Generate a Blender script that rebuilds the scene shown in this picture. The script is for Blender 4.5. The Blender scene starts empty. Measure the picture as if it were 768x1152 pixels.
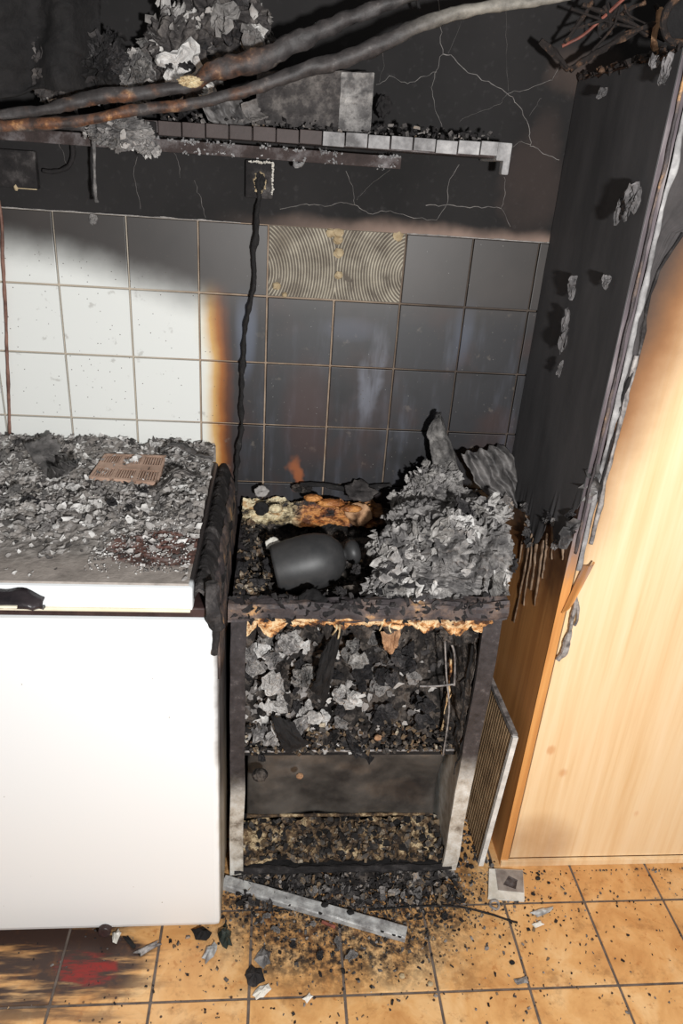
import bpy, bmesh, math, random
from mathutils import Vector, Matrix, noise, Quaternion

# ------------------------------------------------------------------ camera, light, exposure
scene = bpy.context.scene
COL = scene.collection
CAM = Vector((0.02125, -1.68129, 1.56332))
CX = Vector((0.99497237, -0.0755115, 0.06578747))
CU = Vector((-0.02724511, 0.42803033, 0.90335361))
CF = Vector((0.09637262, 0.90060427, -0.42382104))
FPX = 819.44
cd = bpy.data.cameras.new('camera'); cam = bpy.data.objects.new('camera', cd); COL.objects.link(cam)
cd.sensor_fit = 'VERTICAL'; cd.sensor_height = 36.0; cd.sensor_width = 24.0
cd.lens = 36.0 * FPX / 1152.0; cd.clip_start = 0.02
R3 = Matrix((CX, CU, -CF)).transposed()
cam.matrix_world = Matrix.Translation(CAM) @ R3.to_4x4()
scene.camera = cam

world = bpy.data.worlds.new('world'); scene.world = world; world.use_nodes = True
world.node_tree.nodes['Background'].inputs[0].default_value = (1.0, 0.98, 0.96, 1)
world.node_tree.nodes['Background'].inputs[1].default_value = 0.22

fl = bpy.data.lights.new('camera_flash', 'POINT'); fl.energy = 166; fl.shadow_soft_size = 0.035
fl.color = (1.0, 1.0, 0.99)
flo = bpy.data.objects.new('camera_flash', fl); COL.objects.link(flo); flo.location = (0.30, -2.05, 1.47)

vs = scene.view_settings
vs.view_transform = 'Standard'; vs.look = 'None'; vs.gamma = 1.0; vs.use_curve_mapping = False
vs.exposure = 0.0

def at(px, py, x=None, y=None, z=None):
    """the point of the place seen at a pixel, on the plane x=, y= or z="""
    d = CF + CX * ((px - 384) / FPX) - CU * ((py - 576) / FPX)
    if x is not None: t = (x - CAM.x) / d.x
    elif y is not None: t = (y - CAM.y) / d.y
    else: t = (z - CAM.z) / d.z
    return CAM + d * t

# ------------------------------------------------------------------ materials
def lin(c):
    return tuple((v/255/12.92 if v/255 <= .04045 else ((v/255+.055)/1.055)**2.4) for v in c[:3]) + (1.0,)
class Mat:
    def __init__(s, name):
        s.m = bpy.data.materials.new(name); s.m.use_nodes = True
        s.t = s.m.node_tree; s.N = s.t.nodes
        s.b = s.N['Principled BSDF']
    def lk(s, i, v):
        if isinstance(v, bpy.types.NodeSocket): s.t.links.new(v, i)
        else: i.default_value = v
    def pos(s): return s.N.new('ShaderNodeNewGeometry').outputs['Position']
    def obj(s): return s.N.new('ShaderNodeTexCoord').outputs['Object']
    def xyz(s, v):
        n = s.N.new('ShaderNodeSeparateXYZ'); s.lk(n.inputs[0], v); return n.outputs[0], n.outputs[1], n.outputs[2]
    def map(s, v, sc=(1,1,1), loc=(0,0,0), rot=(0,0,0)):
        n = s.N.new('ShaderNodeMapping'); s.lk(n.inputs[0], v)
        n.inputs['Scale'].default_value = sc; n.inputs['Location'].default_value = loc; n.inputs['Rotation'].default_value = rot
        return n.outputs[0]
    def noise(s, v, scale, detail=4, rough=.55, dist=0):
        n = s.N.new('ShaderNodeTexNoise'); s.lk(n.inputs['Vector'], v); n.inputs['Scale'].default_value = scale
        n.inputs['Detail'].default_value = detail; n.inputs['Roughness'].default_value = rough
        n.inputs['Distortion'].default_value = dist; return n.outputs[0]
    def vor(s, v, scale, feat='F1', out=0):
        n = s.N.new('ShaderNodeTexVoronoi'); n.feature = feat; s.lk(n.inputs['Vector'], v); n.inputs['Scale'].default_value = scale
        return n.outputs[out]
    def ramp(s, f, st, interp='LINEAR'):
        n = s.N.new('ShaderNodeValToRGB'); s.lk(n.inputs[0], f); e = n.color_ramp.elements; n.color_ramp.interpolation = interp
        while len(e) < len(st): e.new(.5)
        for k, (p, c) in enumerate(st): e[k].position = p; e[k].color = lin(c)
        return n.outputs[0]
    def mix(s, f, a, b, mode='MIX'):
        n = s.N.new('ShaderNodeMix'); n.data_type = 'RGBA'; n.blend_type = mode; n.clamp_factor = True
        s.lk(n.inputs[0], f)
        s.lk(n.inputs[6], a if isinstance(a, bpy.types.NodeSocket) else lin(a))
        s.lk(n.inputs[7], b if isinstance(b, bpy.types.NodeSocket) else lin(b)); return n.outputs[2]
    def math(s, op, a, b=0.0, c=0.0):
        n = s.N.new('ShaderNodeMath'); n.operation = op
        s.lk(n.inputs[0], a); s.lk(n.inputs[1], b); s.lk(n.inputs[2], c); return n.outputs[0]
    def add(s, a, b): return s.math('ADD', a, b)
    def sub(s, a, b): return s.math('SUBTRACT', a, b)
    def mul(s, a, b): return s.math('MULTIPLY', a, b)
    def mx(s, a, b): return s.math('MAXIMUM', a, b)
    def mn(s, a, b): return s.math('MINIMUM', a, b)
    def ss(s, v, a, b, lo=0.0, hi=1.0):
        n = s.N.new('ShaderNodeMapRange'); n.interpolation_type = 'SMOOTHSTEP'; s.lk(n.inputs[0], v)
        if a > b: a, b, lo, hi = b, a, hi, lo
        n.inputs[1].default_value = a; n.inputs[2].default_value = b; n.inputs[3].default_value = lo; n.inputs[4].default_value = hi
        return n.outputs[0]
    def blob(s, x, z, cx, cz, rx, rz):
        a = s.mul(s.sub(x, cx), 1/rx); b = s.mul(s.sub(z, cz), 1/rz)
        return s.ss(s.add(s.mul(a, a), s.mul(b, b)), 1.0, 0.0)
    def island(s):
        a = s.N.new('ShaderNodeNewGeometry').outputs['Random Per Island']
        b = s.N.new('ShaderNodeObjectInfo').outputs['Random']
        return s.math('FRACT', s.add(a, b))
    def out(s, col, rough=.6, h=None, strength=.5, dist=.005, metal=0.0, spec=.5):
        s.lk(s.b.inputs['Base Color'], col if isinstance(col, bpy.types.NodeSocket) else lin(col))
        s.lk(s.b.inputs['Roughness'], rough); s.lk(s.b.inputs['Metallic'], metal)
        s.b.inputs['Specular IOR Level'].default_value = spec
        if h is not None:
            n = s.N.new('ShaderNodeBump'); n.inputs['Strength'].default_value = strength; n.inputs['Distance'].default_value = dist
            s.lk(n.inputs['Height'], h); s.t.links.new(n.outputs[0], s.b.inputs['Normal'])
        return s.m
MT = {}

def m_tile():
    s = Mat('glazed_wall_tile'); P = s.pos(); x, y, z = s.xyz(P)
    nz = s.sub(s.noise(P, 6, 4), .5); n2 = s.noise(P, 30, 3)
    # soot that settled from above, lower towards the fire
    zz = s.add(s.add(z, s.mul(s.ss(x, -.52, -.12), .085)), s.mul(nz, .06))
    s1 = s.ss(zz, 1.315, 1.425)
    xx = s.add(x, s.mul(nz, .045))
    xx = s.add(xx, s.mul(s.ss(z, 1.0, 1.3), .006))
    s2 = s.ss(xx, -.158, -.040)
    col = s.ramp(s2, [(0, (228,229,225)), (.08, (228,224,210)), (.28, (206,164,104)), (.48, (158,98,48)), (.66, (92,52,30)), (.84, (44,37,37)), (1, (38,37,40))])
    col = s.mix(s.ss(n2, .63, .72), col, s.mix(.35, col, (120,110,100)))
    # burnt side: ash residue and flash sheen painted as bluish streaks, then brown smoke tint
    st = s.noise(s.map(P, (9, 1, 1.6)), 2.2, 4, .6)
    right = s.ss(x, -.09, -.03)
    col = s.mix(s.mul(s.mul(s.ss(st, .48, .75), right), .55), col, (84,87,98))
    br = s.noise(s.map(P, (1.2, 1, 1.2), (3, 0, 5)), 5, 3)
    col = s.mix(s.mul(s.mul(s.ss(br, .48, .68), right), .5), col, (62,40,34))
    dk = s.noise(s.map(P, (1, 1, 1), (8, 0, 2)), 6, 3)
    col = s.mix(s.mul(s.mul(s.ss(dk, .50, .66), right), .75), col, (22,21,23))
    # blue-grey sheen painted in as patches, then brown, orange and cream stains
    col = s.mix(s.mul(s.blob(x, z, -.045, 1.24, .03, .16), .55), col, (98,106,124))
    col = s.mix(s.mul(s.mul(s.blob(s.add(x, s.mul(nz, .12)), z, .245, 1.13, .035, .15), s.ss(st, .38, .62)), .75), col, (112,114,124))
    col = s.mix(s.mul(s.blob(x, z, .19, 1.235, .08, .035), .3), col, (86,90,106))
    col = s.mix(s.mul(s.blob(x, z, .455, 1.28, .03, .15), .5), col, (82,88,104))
    col = s.mix(s.mul(s.blob(x, z, .10, 1.03, .075, .17), .5), col, (70,42,36))
    col = s.mix(s.mul(s.blob(s.add(x, s.mul(nz, .22)), z, .072, .875, .026, .055), .85), col, (150,84,44))
    col = s.mix(s.mul(s.blob(s.add(x, s.mul(nz, .10)), s.add(z, s.mul(s.sub(n2, .5), .10)), .575, .84, .05, .11), .8), col, (196,186,166))
    col = s.mix(s1, col, s.ramp(s.noise(P, 4, 3), [(.3, (46,42,40)), (.7, (62,56,53))]))
    # specks
    sp = s.vor(P, 70); col = s.mix(s.ss(sp, .10, .05), col, (70,62,56))
    wh = s.vor(s.map(P, (1,1,1), (.3,.2,.7)), 55); col = s.mix(s.mul(s.ss(wh, .05, .03), right), col, (140,140,136))
    return s.out(col, s.add(.22, s.mul(s.mx(s1, s2), .25)), s.noise(P, 14, 2), .05, .003)
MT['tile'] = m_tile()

def m_plaster():
    s = Mat('sooty_plaster'); P = s.pos(); x, y, z = s.xyz(P)
    a = s.noise(P, 3, 5); b = s.noise(P, 60, 4, .6)
    col = s.ramp(a, [(.3, (33,32,32)), (.7, (46,44,44))])
    col = s.mix(s.mul(s.ss(b, .55, .75), .3), col, (72,70,70))
    nn = s.noise(P, 9, 3)
    pale = s.mul(s.ss(s.add(z, s.mul(s.sub(nn, .5), .05)), 1.478, 1.443), s.ss(x, -.15, .35))
    col = s.mix(s.mul(pale, .6), col, (176,150,136))
    col = s.mix(s.mul(s.blob(s.add(x, s.mul(s.sub(nn, .5), .16)), s.add(z, s.mul(s.sub(a, .5), .3)), .57, 1.56, .08, .17), .30), col, (86,72,67))
    col = s.mix(s.mul(s.blob(s.add(x, s.mul(s.sub(nn, .5), .16)), s.add(z, s.mul(s.sub(a, .5), .2)), .64, 1.78, .11, .06), .45), col, (92,78,71))
    return s.out(col, .9, b, .15, .002, spec=.2)
MT['plaster'] = m_plaster()

def m_grout():
    s = Mat('grout'); P = s.pos(); x, y, z = s.xyz(P); n = s.noise(P, 20, 4)
    col = s.ramp(n, [(.3, (126,104,86)), (.7, (176,156,136))])
    dark = s.mul(s.ss(x, .12, .42), .85)
    col = s.mix(dark, col, (50,44,42))
    col = s.mix(s.mul(s.ss(x, -.1, -.3), .6), col, (196,188,174))
    return s.out(col, .9, n, .3, .002)
MT['grout'] = m_grout()

def m_adh():
    s = Mat('tile_adhesive'); P = s.pos(); n = s.noise(P, 25, 4); n2 = s.noise(P, 7, 3)
    col = s.ramp(n, [(.3, (140,132,118)), (.7, (186,178,160))])
    col = s.mix(s.ss(n2, .5, .68), col, (128,118,104))
    return s.out(col, .85, n, .2, .002)
MT['adhesive'] = m_adh()

def simple(name, c1, c2, scale=20, rough=.8, detail=5, st=.5, dist=.004, lo=.35, hi=.65, metal=0.0, spec=.4):
    s = Mat(name); P = s.pos(); n = s.noise(P, scale, detail, .6)
    return s.out(s.ramp(n, [(lo, c1), (hi, c2)]), rough, n, st, dist, metal, spec)
MT['adh_bed'] = simple('adhesive_groove', (84,76,68), (112,104,94), 25, .9)
MT['crack'] = simple('pale_crack', (112,108,106), (168,162,158), 40, .9)
MT['lump'] = simple('adhesive_lump', (150,130,100), (190,172,140), 50, .9)

def m_floor():
    s = Mat('terracotta_floor_tile'); P = s.pos(); x, y, z = s.xyz(P)
    a = s.noise(P, 9, 6, .65, .6); b = s.noise(P, 40, 5, .65)
    r = s.N.new('ShaderNodeObjectInfo').outputs['Random']
    col = s.ramp(a, [(.25, (180,124,70)), (.5, (214,164,106)), (.75, (234,198,148))])
    col = s.mix(s.mul(s.ss(b, .58, .70), .6), col, (168,104,50))
    col = s.mix(s.mul(r, .12), col, (190,120,60))
    d = s.noise(s.map(P, (1,1,1), (4,1,0)), 6, 5, .7)
    # soot trodden around the burnt appliance and smeared in front of the freezer
    ex = s.mul(s.sub(x, .23), 1/.50); ey = s.mul(s.add(y, .50), 1/.33)
    near = s.ss(s.math('SQRT', s.add(s.mul(ex, ex), s.mul(ey, ey))), 1.15, .1)
    m1 = s.ss(s.add(s.mul(near, 1.15), s.sub(d, .5)), .22, .80)
    fine = s.noise(P, 55, 4, .7); m1 = s.mul(m1, s.ss(fine, .30, .62))
    col = s.mix(m1, col, (44,38,36))
    sm = s.noise(s.map(P, (1.2, 9, 1), (0,0,0), (0,0,.25)), 3, 5, .6)
    lf = s.mul(s.ss(x, -.10, -.34), s.ss(y, -.88, -.62))
    col = s.mix(s.mul(s.ss(s.add(sm, s.mul(lf, .22)), .52, .68), s.mn(s.mul(lf, 1.6), 1.0)), col, (62,46,40))
    dirt = s.noise(s.map(P, (1,1,1), (2,7,0)), 16, 6, .7); col = s.mix(s.mul(s.ss(dirt, .52, .68), .45), col, (120,78,44))
    sp = s.vor(P, 45); spm = s.mul(s.ss(sp, .16, .10), s.ss(d, .46, .56)); col = s.mix(spm, col, (70,48,34))
    red = s.blob(s.add(x, s.mul(s.sub(d, .5), .12)), s.add(y, s.mul(s.sub(sm, .5), .07)), -.345, -.665, .085, .045)
    streak = s.noise(s.map(P, (2.2, 12, 1), (0,0,0), (0,0,.2)), 5, 5, .65)
    col = s.mix(s.mul(s.mul(s.ss(streak, .38, .60), s.ss(fine, .28, .50)), s.mul(s.ss(red, .0, .6), .8)), col, (146,30,26))
    return s.out(col, .42, s.add(s.mul(a, .6), s.mul(b, .4)), .25, .004)
MT['floor'] = m_floor()
MT['floor_grout'] = simple('floor_grout', (78,68,62), (112,100,92), 30, .95)

def m_freezer():
    s = Mat('white_enamel'); P = s.pos(); x, y, z = s.xyz(P); n = s.noise(P, 14, 4)
    nn = s.mul(s.sub(n, .5), .02)
    e = s.add(s.add(x, nn), s.mul(s.ss(z, .1, .8), .010))
    f = s.ss(e, -.070, -.052)
    zz = s.ss(s.add(z, s.mul(s.sub(n, .5), .15)), .25, .62)
    col = s.mix(f, (230,233,235), s.mix(zz, (196,180,146), (78,70,66)))
    side = s.ss(x, -.0665, -.0645)
    col = s.mix(side, col, s.mix(s.ss(s.add(z, s.mul(s.sub(n,.5), .12)), .16, .55), (150,132,104), (52,48,48)))
    lidd = s.mul(s.mul(s.ss(s.add(x, nn), -.128, -.120), s.ss(y, -.588, -.570)), s.ss(z, .850, .856)); col = s.mix(lidd, col, (44,40,40))
    sp = s.vor(P, 22); col = s.mix(s.ss(sp, .035, .02), col, (140,130,118))
    col = s.mix(s.mul(s.ss(z, .16, .03), .14), col, (196,178,150))
    return s.out(col, .38, None)
MT['enamel'] = m_freezer()
def m_lidtop():
    s = Mat('lid_under_ash'); P = s.pos(); x, y, z = s.xyz(P)
    a = s.noise(P, 22, 6, .65); b = s.noise(P, 6, 4)
    col = s.ramp(a, [(.25, (52,50,49)), (.5, (134,128,123)), (.75, (186,180,175))])
    fr = s.ss(s.add(y, s.mul(s.sub(b, .5), .08)), -.47, -.54)
    col = s.mix(fr, col, s.ramp(a, [(.3, (128,120,114)), (.7, (178,168,160))]))
    rb = s.blob(s.add(x, s.mul(s.sub(a, .5), .2)), y, -.17, -.47, .14, .09)
    col = s.mix(s.mul(s.ss(rb, .25, .6), .9), col, s.ramp(s.noise(P, 40, 4), [(.35, (40,30,28)), (.55, (104,68,58)), (.7, (150,140,138))]))
    col = s.mix(s.mul(s.ss(z, .906, .898), s.ss(y, -.585, -.592)), col, (238,234,226))
    return s.out(col, .9, a, .6, .006, spec=.2)
MT['lid_ash'] = m_lidtop()
MT['brown_plastic'] = simple('dark_brown_plastic', (44,32,32), (66,50,48), 25, .4)
MT['black_plastic'] = simple('melted_black_plastic', (26,23,26), (48,42,44), 30, .35)
MT['cordbrown'] = simple('brown_cord', (92,62,52), (140,104,90), 40, .6)
MT['cream'] = simple('cream_plastic', (214,206,180), (232,226,206), 12, .5)

def m_char(name, st, scale=26, rough=.85, spec=.3, bs=.8, dist=.008):
    s = Mat(name); P = s.pos(); a = s.noise(P, scale, 7, .68); b = s.noise(P, scale*.3, 3)
    f = s.add(s.mul(a, .75), s.mul(b, .25))
    return s.out(s.ramp(f, st), rough, a, bs, dist, 0.0, spec)
MT['char'] = m_char('charred_black', [(.3, (18,17,18)), (.52, (40,37,37)), (.62, (70,66,65)), (.72, (128,124,122))])
MT['char_dark'] = m_char('soot_black', [(.3, (14,13,14)), (.6, (36,34,34)), (.75, (66,62,60))])
MT['charmix'] = m_char('charred_contents', [(.30, (16,15,15)), (.48, (42,38,36)), (.56, (94,86,80)), (.64, (60,48,38)), (.72, (170,160,146))], 34)
MT['ashmix'] = m_char('ash_crust', [(.28, (30,29,30)), (.46, (98,95,94)), (.58, (150,146,143)), (.72, (206,202,198))], 30)
MT['ashdark'] = m_char('dark_ash_crust', [(.30, (22,21,22)), (.50, (66,62,61)), (.62, (110,104,100)), (.74, (176,168,160))], 30)
MT['foam'] = m_char('scorched_foam', [(.38, (30,26,25)), (.46, (84,56,40)), (.50, (196,140,86)), (.545, (232,206,164)), (.59, (150,104,66)), (.66, (44,38,36))], 22, .7)
MT['foam_cream'] = m_char('cream_foam', [(.34, (50,42,36)), (.44, (170,146,110)), (.54, (226,212,176)), (.68, (150,110,72))], 22, .75)
def m_ledge():
    s = Mat('ledge_foam'); P = s.pos(); x, y, z = s.xyz(P); a = s.noise(P, 24, 6, .66); b = s.noise(P, 9, 3)
    xx = s.add(x, s.mul(s.sub(b, .5), .12))
    col = s.mix(s.ss(xx, .06, .10), s.ramp(a, [(.40, (40,36,34)), (.46, (150,134,104)), (.53, (222,210,176)), (.62, (176,140,96))]), s.ramp(a, [(.38, (36,28,26)), (.46, (128,76,44)), (.54, (206,144,84)), (.64, (96,58,38))]))
    col = s.mix(s.mx(s.ss(xx, .26, .32), s.ss(b, .56, .64)), col, s.ramp(a, [(.35, (22,20,20)), (.6, (66,56,50)), (.72, (130,112,96))]))
    return s.out(col, .7, a, .8, .006)
MT['ledgefoam'] = m_ledge()
MT['foam_orange'] = m_char('melted_orange_foam', [(.34, (44,32,26)), (.45, (150,92,50)), (.55, (212,150,88)), (.68, (120,70,40))], 20, .35)
MT['peel_light'] = simple('light_peel', (66,64,64), (126,122,122), 30, .6, st=.4)
MT['drip'] = simple('brown_drip', (84,66,52), (138,114,92), 50, .6)
MT['rail'] = m_char('sooty_rail', [(.30, (38,34,36)), (.48, (70,64,65)), (.56, (110,94,86)), (.62, (190,148,104)), (.70, (84,70,62))], 14, .6)
MT['slagtray'] = m_char('burnt_residue', [(.30, (22,19,18)), (.46, (54,45,38)), (.54, (110,88,64)), (.60, (196,174,138)), (.68, (48,42,38))], 30)
MT['alu'] = simple('ash_coated_aluminium', (128,126,126), (196,196,194), 45, .5, metal=.25)
MT['grey_metal'] = simple('grey_sooted_metal', (92,88,88), (170,164,160), 60, .6, metal=.2)
MT['shelfwood'] = m_char('charred_shelf_wood', [(.3, (40,34,32)), (.5, (62,52,50)), (.62, (104,98,98)), (.74, (160,156,156))], 24, .8)
MT['blk_tile'] = m_char('sooty_edge_block', [(.3, (56,48,46)), (.6, (72,62,60)), (.75, (100,92,90))], 16, .6, bs=.2)
MT['gry_tile'] = m_char('ashy_edge_block', [(.36, (92,90,90)), (.52, (156,154,154)), (.66, (208,206,204))], 14, .7, bs=.3)
MT['vessel'] = simple('black_stoneware', (46,46,47), (60,59,59), 30, .5, st=.08, spec=.5)
MT['sheet'] = simple('sooty_sheet_metal', (64,60,58), (120,114,108), 8, .34, st=.15, metal=.5)

def m_cable(name, base):
    s = Mat(name); P = s.pos(); x, y, z = s.xyz(P); a = s.noise(P, 40, 6, .65); b = s.noise(P, 11, 3)
    col = s.ramp(a, base)
    lft = s.mul(s.ss(x, .05, -.15), s.ss(b, .45, .6))
    col = s.mix(lft, col, s.ramp(a, [(.40, (50,36,30)), (.55, (104,66,42)), (.68, (190,140,90))]))
    col = s.mix(s.ss(x, .18, .36), col, s.ramp(a, [(.3, (92,88,82)), (.7, (156,150,140))]))
    return s.out(col, .6, a, .5, .004)
MT['cable'] = m_cable('burnt_cable_skin', [(.3, (34,31,31)), (.6, (66,61,60)), (.75, (120,114,110))])
MT['thin_cable'] = m_char('burnt_thin_cable', [(.3, (20,19,19)), (.6, (42,40,40)), (.72, (92,90,88))], 60)

def m_appl():
    s = Mat('appliance_enamel_scorched'); P = s.pos(); x, y, z = s.xyz(P); n = s.noise(P, 12, 5, .65); fine = s.noise(P, 50, 5, .7)
    lim = s.ramp(s.ss(x, .0, .4), [(0, (0,0,0)), (1, (255,255,255))])
    zz = s.add(s.add(z, s.mul(s.sub(n, .5), .10)), s.mul(s.ss(x, .1, .4), -.06))
    f = s.ss(zz, .22, .34)
    white = s.ramp(s.add(s.mul(n, .5), s.mul(fine, .5)), [(.3, (90,76,62)), (.45, (186,178,166)), (.6, (222,220,214))])
    dark = s.ramp(fine, [(.3, (34,32,34)), (.6, (62,58,60)), (.78, (110,104,102))])
    return s.out(s.mix(f, white, dark), .55, fine, .25, .003)
MT['appl'] = m_appl()

def wood(name, light, mid, dark, kn):
    s = Mat(name); P = s.pos(); x, y, z = s.xyz(P)
    g = s.noise(s.map(P, (1, 1, .05)), 26, 4, .6, .4); g2 = s.noise(s.map(P, (1, 1, .03)), 90, 3, .6)
    f = s.add(s.mul(g, .6), s.mul(g2, .4))
    col = s.ramp(f, [(.32, dark), (.5, mid), (.66, light)])
    k = s.vor(s.map(P, (1, 1, .7), (.13, .4, .22)), 6.5); k2 = s.ss(s.add(k, s.mul(s.sub(g, .5), .1)), .09, .03)
    col = s.mix(s.mul(k2, .6), col, kn)
    return s, P, x, y, z, col, f
def m_door():
    s, P, x, y, z, col, f = wood('pine_door', (244,218,180), (239,208,164), (229,191,142), (208,146,92))
    n = s.noise(P, 7, 5, .6); nn = s.mul(s.sub(n, .5), .14)
    # scorched towards the fire: upper edge next to the carcass
    e = s.add(s.add(s.mul(s.sub(z, .95), .55), s.mul(s.sub(.69, x), 2.2)), nn)
    col = s.mix(s.mul(s.ss(e, -.10, .20), s.ss(z, .66, .95)), col, (150,106,70))
    col = s.mix(s.mul(s.ss(e, .12, .34), s.ss(z, .88, 1.05)), col, (74,62,56))
    lo = s.blob(x, z, .70, .07, .13, .12)
    col = s.mix(s.mul(s.mul(lo, n), .9), col, (150,98,58))
    return s.out(col, .33, f, .06, .002)
MT['door'] = m_door()
def m_side():
    s, P, x, y, z, col, f = wood('panel_wood', (216,156,96), (202,140,82), (172,114,66), (136,84,46))
    n = s.noise(P, 7, 5, .6)
    col = s.mix(s.ss(s.add(z, s.mul(s.sub(n, .5), .35)), .60, .95), col, (70,48,36))
    return s.out(col, .42, f, .06, .002)
MT['side'] = m_side()
def m_edge():
    s, P, x, y, z, col, f = wood('edge_wood', (222,164,98), (206,144,82), (176,116,62), (140,84,44))
    n = s.noise(s.map(P, (1,1,.2)), 30, 5, .6)
    col = s.mix(s.ss(s.add(z, s.mul(s.sub(n, .5), .3)), .80, .98), col, s.ramp(n, [(.3, (44,40,42)), (.52, (96,86,90)), (.7, (150,142,142))]))
    return s.out(col, .5, f, .1, .002)
MT['edge'] = m_edge()
def m_film():
    s = Mat('blackened_film'); P = s.pos(); x, y, z = s.xyz(P)
    a = s.noise(s.map(P, (1, 1, .25)), 14, 5); b = s.noise(P, 70, 4)
    col = s.ramp(a, [(.3, (62,61,62)), (.7, (80,78,79))])
    return s.out(s.mix(s.mul(s.ss(b, .6, .75), .3), col, (80,78,78)), .7, b, .12, .002, spec=.25)
MT['film'] = m_film()
MT['peel'] = simple('peeled_film', (54,52,52), (124,120,118), 22, .6, st=.4)
MT['doorchar'] = m_char('charred_door_face', [(.3, (44,42,42)), (.55, (74,70,70)), (.7, (120,116,114))], 9, .75, bs=.3)

def ash(name, stops, sc=60):
    s = Mat(name); P = s.pos(); f = s.island(); n = s.noise(P, sc, 5, .65)
    n2 = s.noise(P, 24, 4, .6)
    f2 = s.add(s.add(.10, s.mul(f, .80)), s.add(s.mul(s.sub(n, .5), .6), s.mul(s.sub(n2, .5), .5)))
    return s.out(s.ramp(f2, stops), .85, n, .8, .004, spec=.25)
MT['fl_grey'] = ash('grey_ash_flake', [(0, (34,33,33)), (.25, (96,92,90)), (.5, (158,153,149)), (.72, (190,186,182)), (1, (226,224,221))])
MT['fl_dark'] = ash('dark_ash_flake', [(0, (18,17,18)), (.45, (48,45,45)), (.72, (90,86,84)), (.88, (138,132,128)), (1, (180,150,116))])
MT['fl_mix'] = ash('mixed_debris_flake', [(0, (18,17,17)), (.38, (44,41,40)), (.6, (86,81,77)), (.74, (128,108,84)), (.84, (74,56,44)), (1, (208,196,174))])
MT['fl_pale'] = ash('pale_ash_flake', [(0, (60,56,55)), (.3, (124,119,116)), (.7, (174,169,165)), (1, (216,213,209))])
def sheetash(name, st):
    s = Mat(name); P = s.pos(); f = s.island(); a = s.noise(P, 20, 5, .62); b = s.noise(P, 90, 4, .65)
    rg = s.noise(s.map(P, (1, 1, 1)), 26, 1, .5, 1.5); rip = s.math('SINE', s.mul(rg, 130))
    v = s.add(s.add(.18, s.mul(f, .30)), s.add(s.mul(s.sub(a, .35), 1.1), s.mul(s.sub(b, .5), .45)))
    return s.out(s.ramp(v, st), .8, s.add(b, s.mul(rip, .12)), .6, .003, spec=.3)
MT['sh_pale'] = sheetash('pale_ash_sheet', [(.12, (60,58,58)), (.35, (136,132,130)), (.6, (184,180,176)), (.85, (226,224,221))])
MT['sh_grey'] = sheetash('grey_ash_sheet', [(.12, (36,35,36)), (.38, (98,95,93)), (.62, (146,142,138)), (.88, (200,196,192))])
MT['sh_dark'] = sheetash('black_char_sheet', [(.15, (20,19,20)), (.45, (42,40,41)), (.68, (70,67,67)), (.9, (124,118,114))])
MT['lf_grey'] = sheetash('loose_grey_flake', [(.1, (70,68,67)), (.4, (108,104,102)), (.7, (138,134,131)), (.95, (176,172,168))])
MT['lf_pale'] = sheetash('loose_whitish_flake', [(.1, (150,147,144)), (.4, (184,181,178)), (.7, (206,203,200)), (.95, (228,226,223))])
MT['lf_dark'] = sheetash('loose_black_flake', [(.1, (20,19,20)), (.45, (36,34,35)), (.7, (54,51,51)), (.95, (84,80,78))])
MT['grille_tan'] = simple('tan_plastic_grille', (160,130,112), (196,164,144), 25, .6)
MT['slat'] = m_char('sooty_slat', [(.3, (104,84,64)), (.55, (158,132,102)), (.75, (196,168,134))], 18, .6, bs=.2)
MT['slatback'] = simple('slat_backing', (36,28,24), (60,46,38), 20, .9)
MT['white_edge'] = simple('white_metal_edge', (196,194,190), (232,230,226), 40, .5)
MT['glass'] = simple('dark_glass_shard', (30,36,32), (64,70,64), 12, .12, st=.05)
MT['white_chip'] = simple('white_chip', (196,190,178), (226,222,214), 30, .8)
MT['clay'] = simple('tan_clay', (120,84,60), (202,160,122), 30, .8)
MT['grey_frag'] = simple('grey_fragment_face', (120,110,104), (158,148,140), 30, .8)
MT['red_wire'] = simple('red_wire', (88,48,40), (150,84,68), 40, .6)
MT['wirechar'] = m_char('charred_hanging_debris', [(.3, (20,18,18)), (.52, (44,38,36)), (.62, (104,78,60)), (.74, (170,150,130))], 50)

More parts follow.
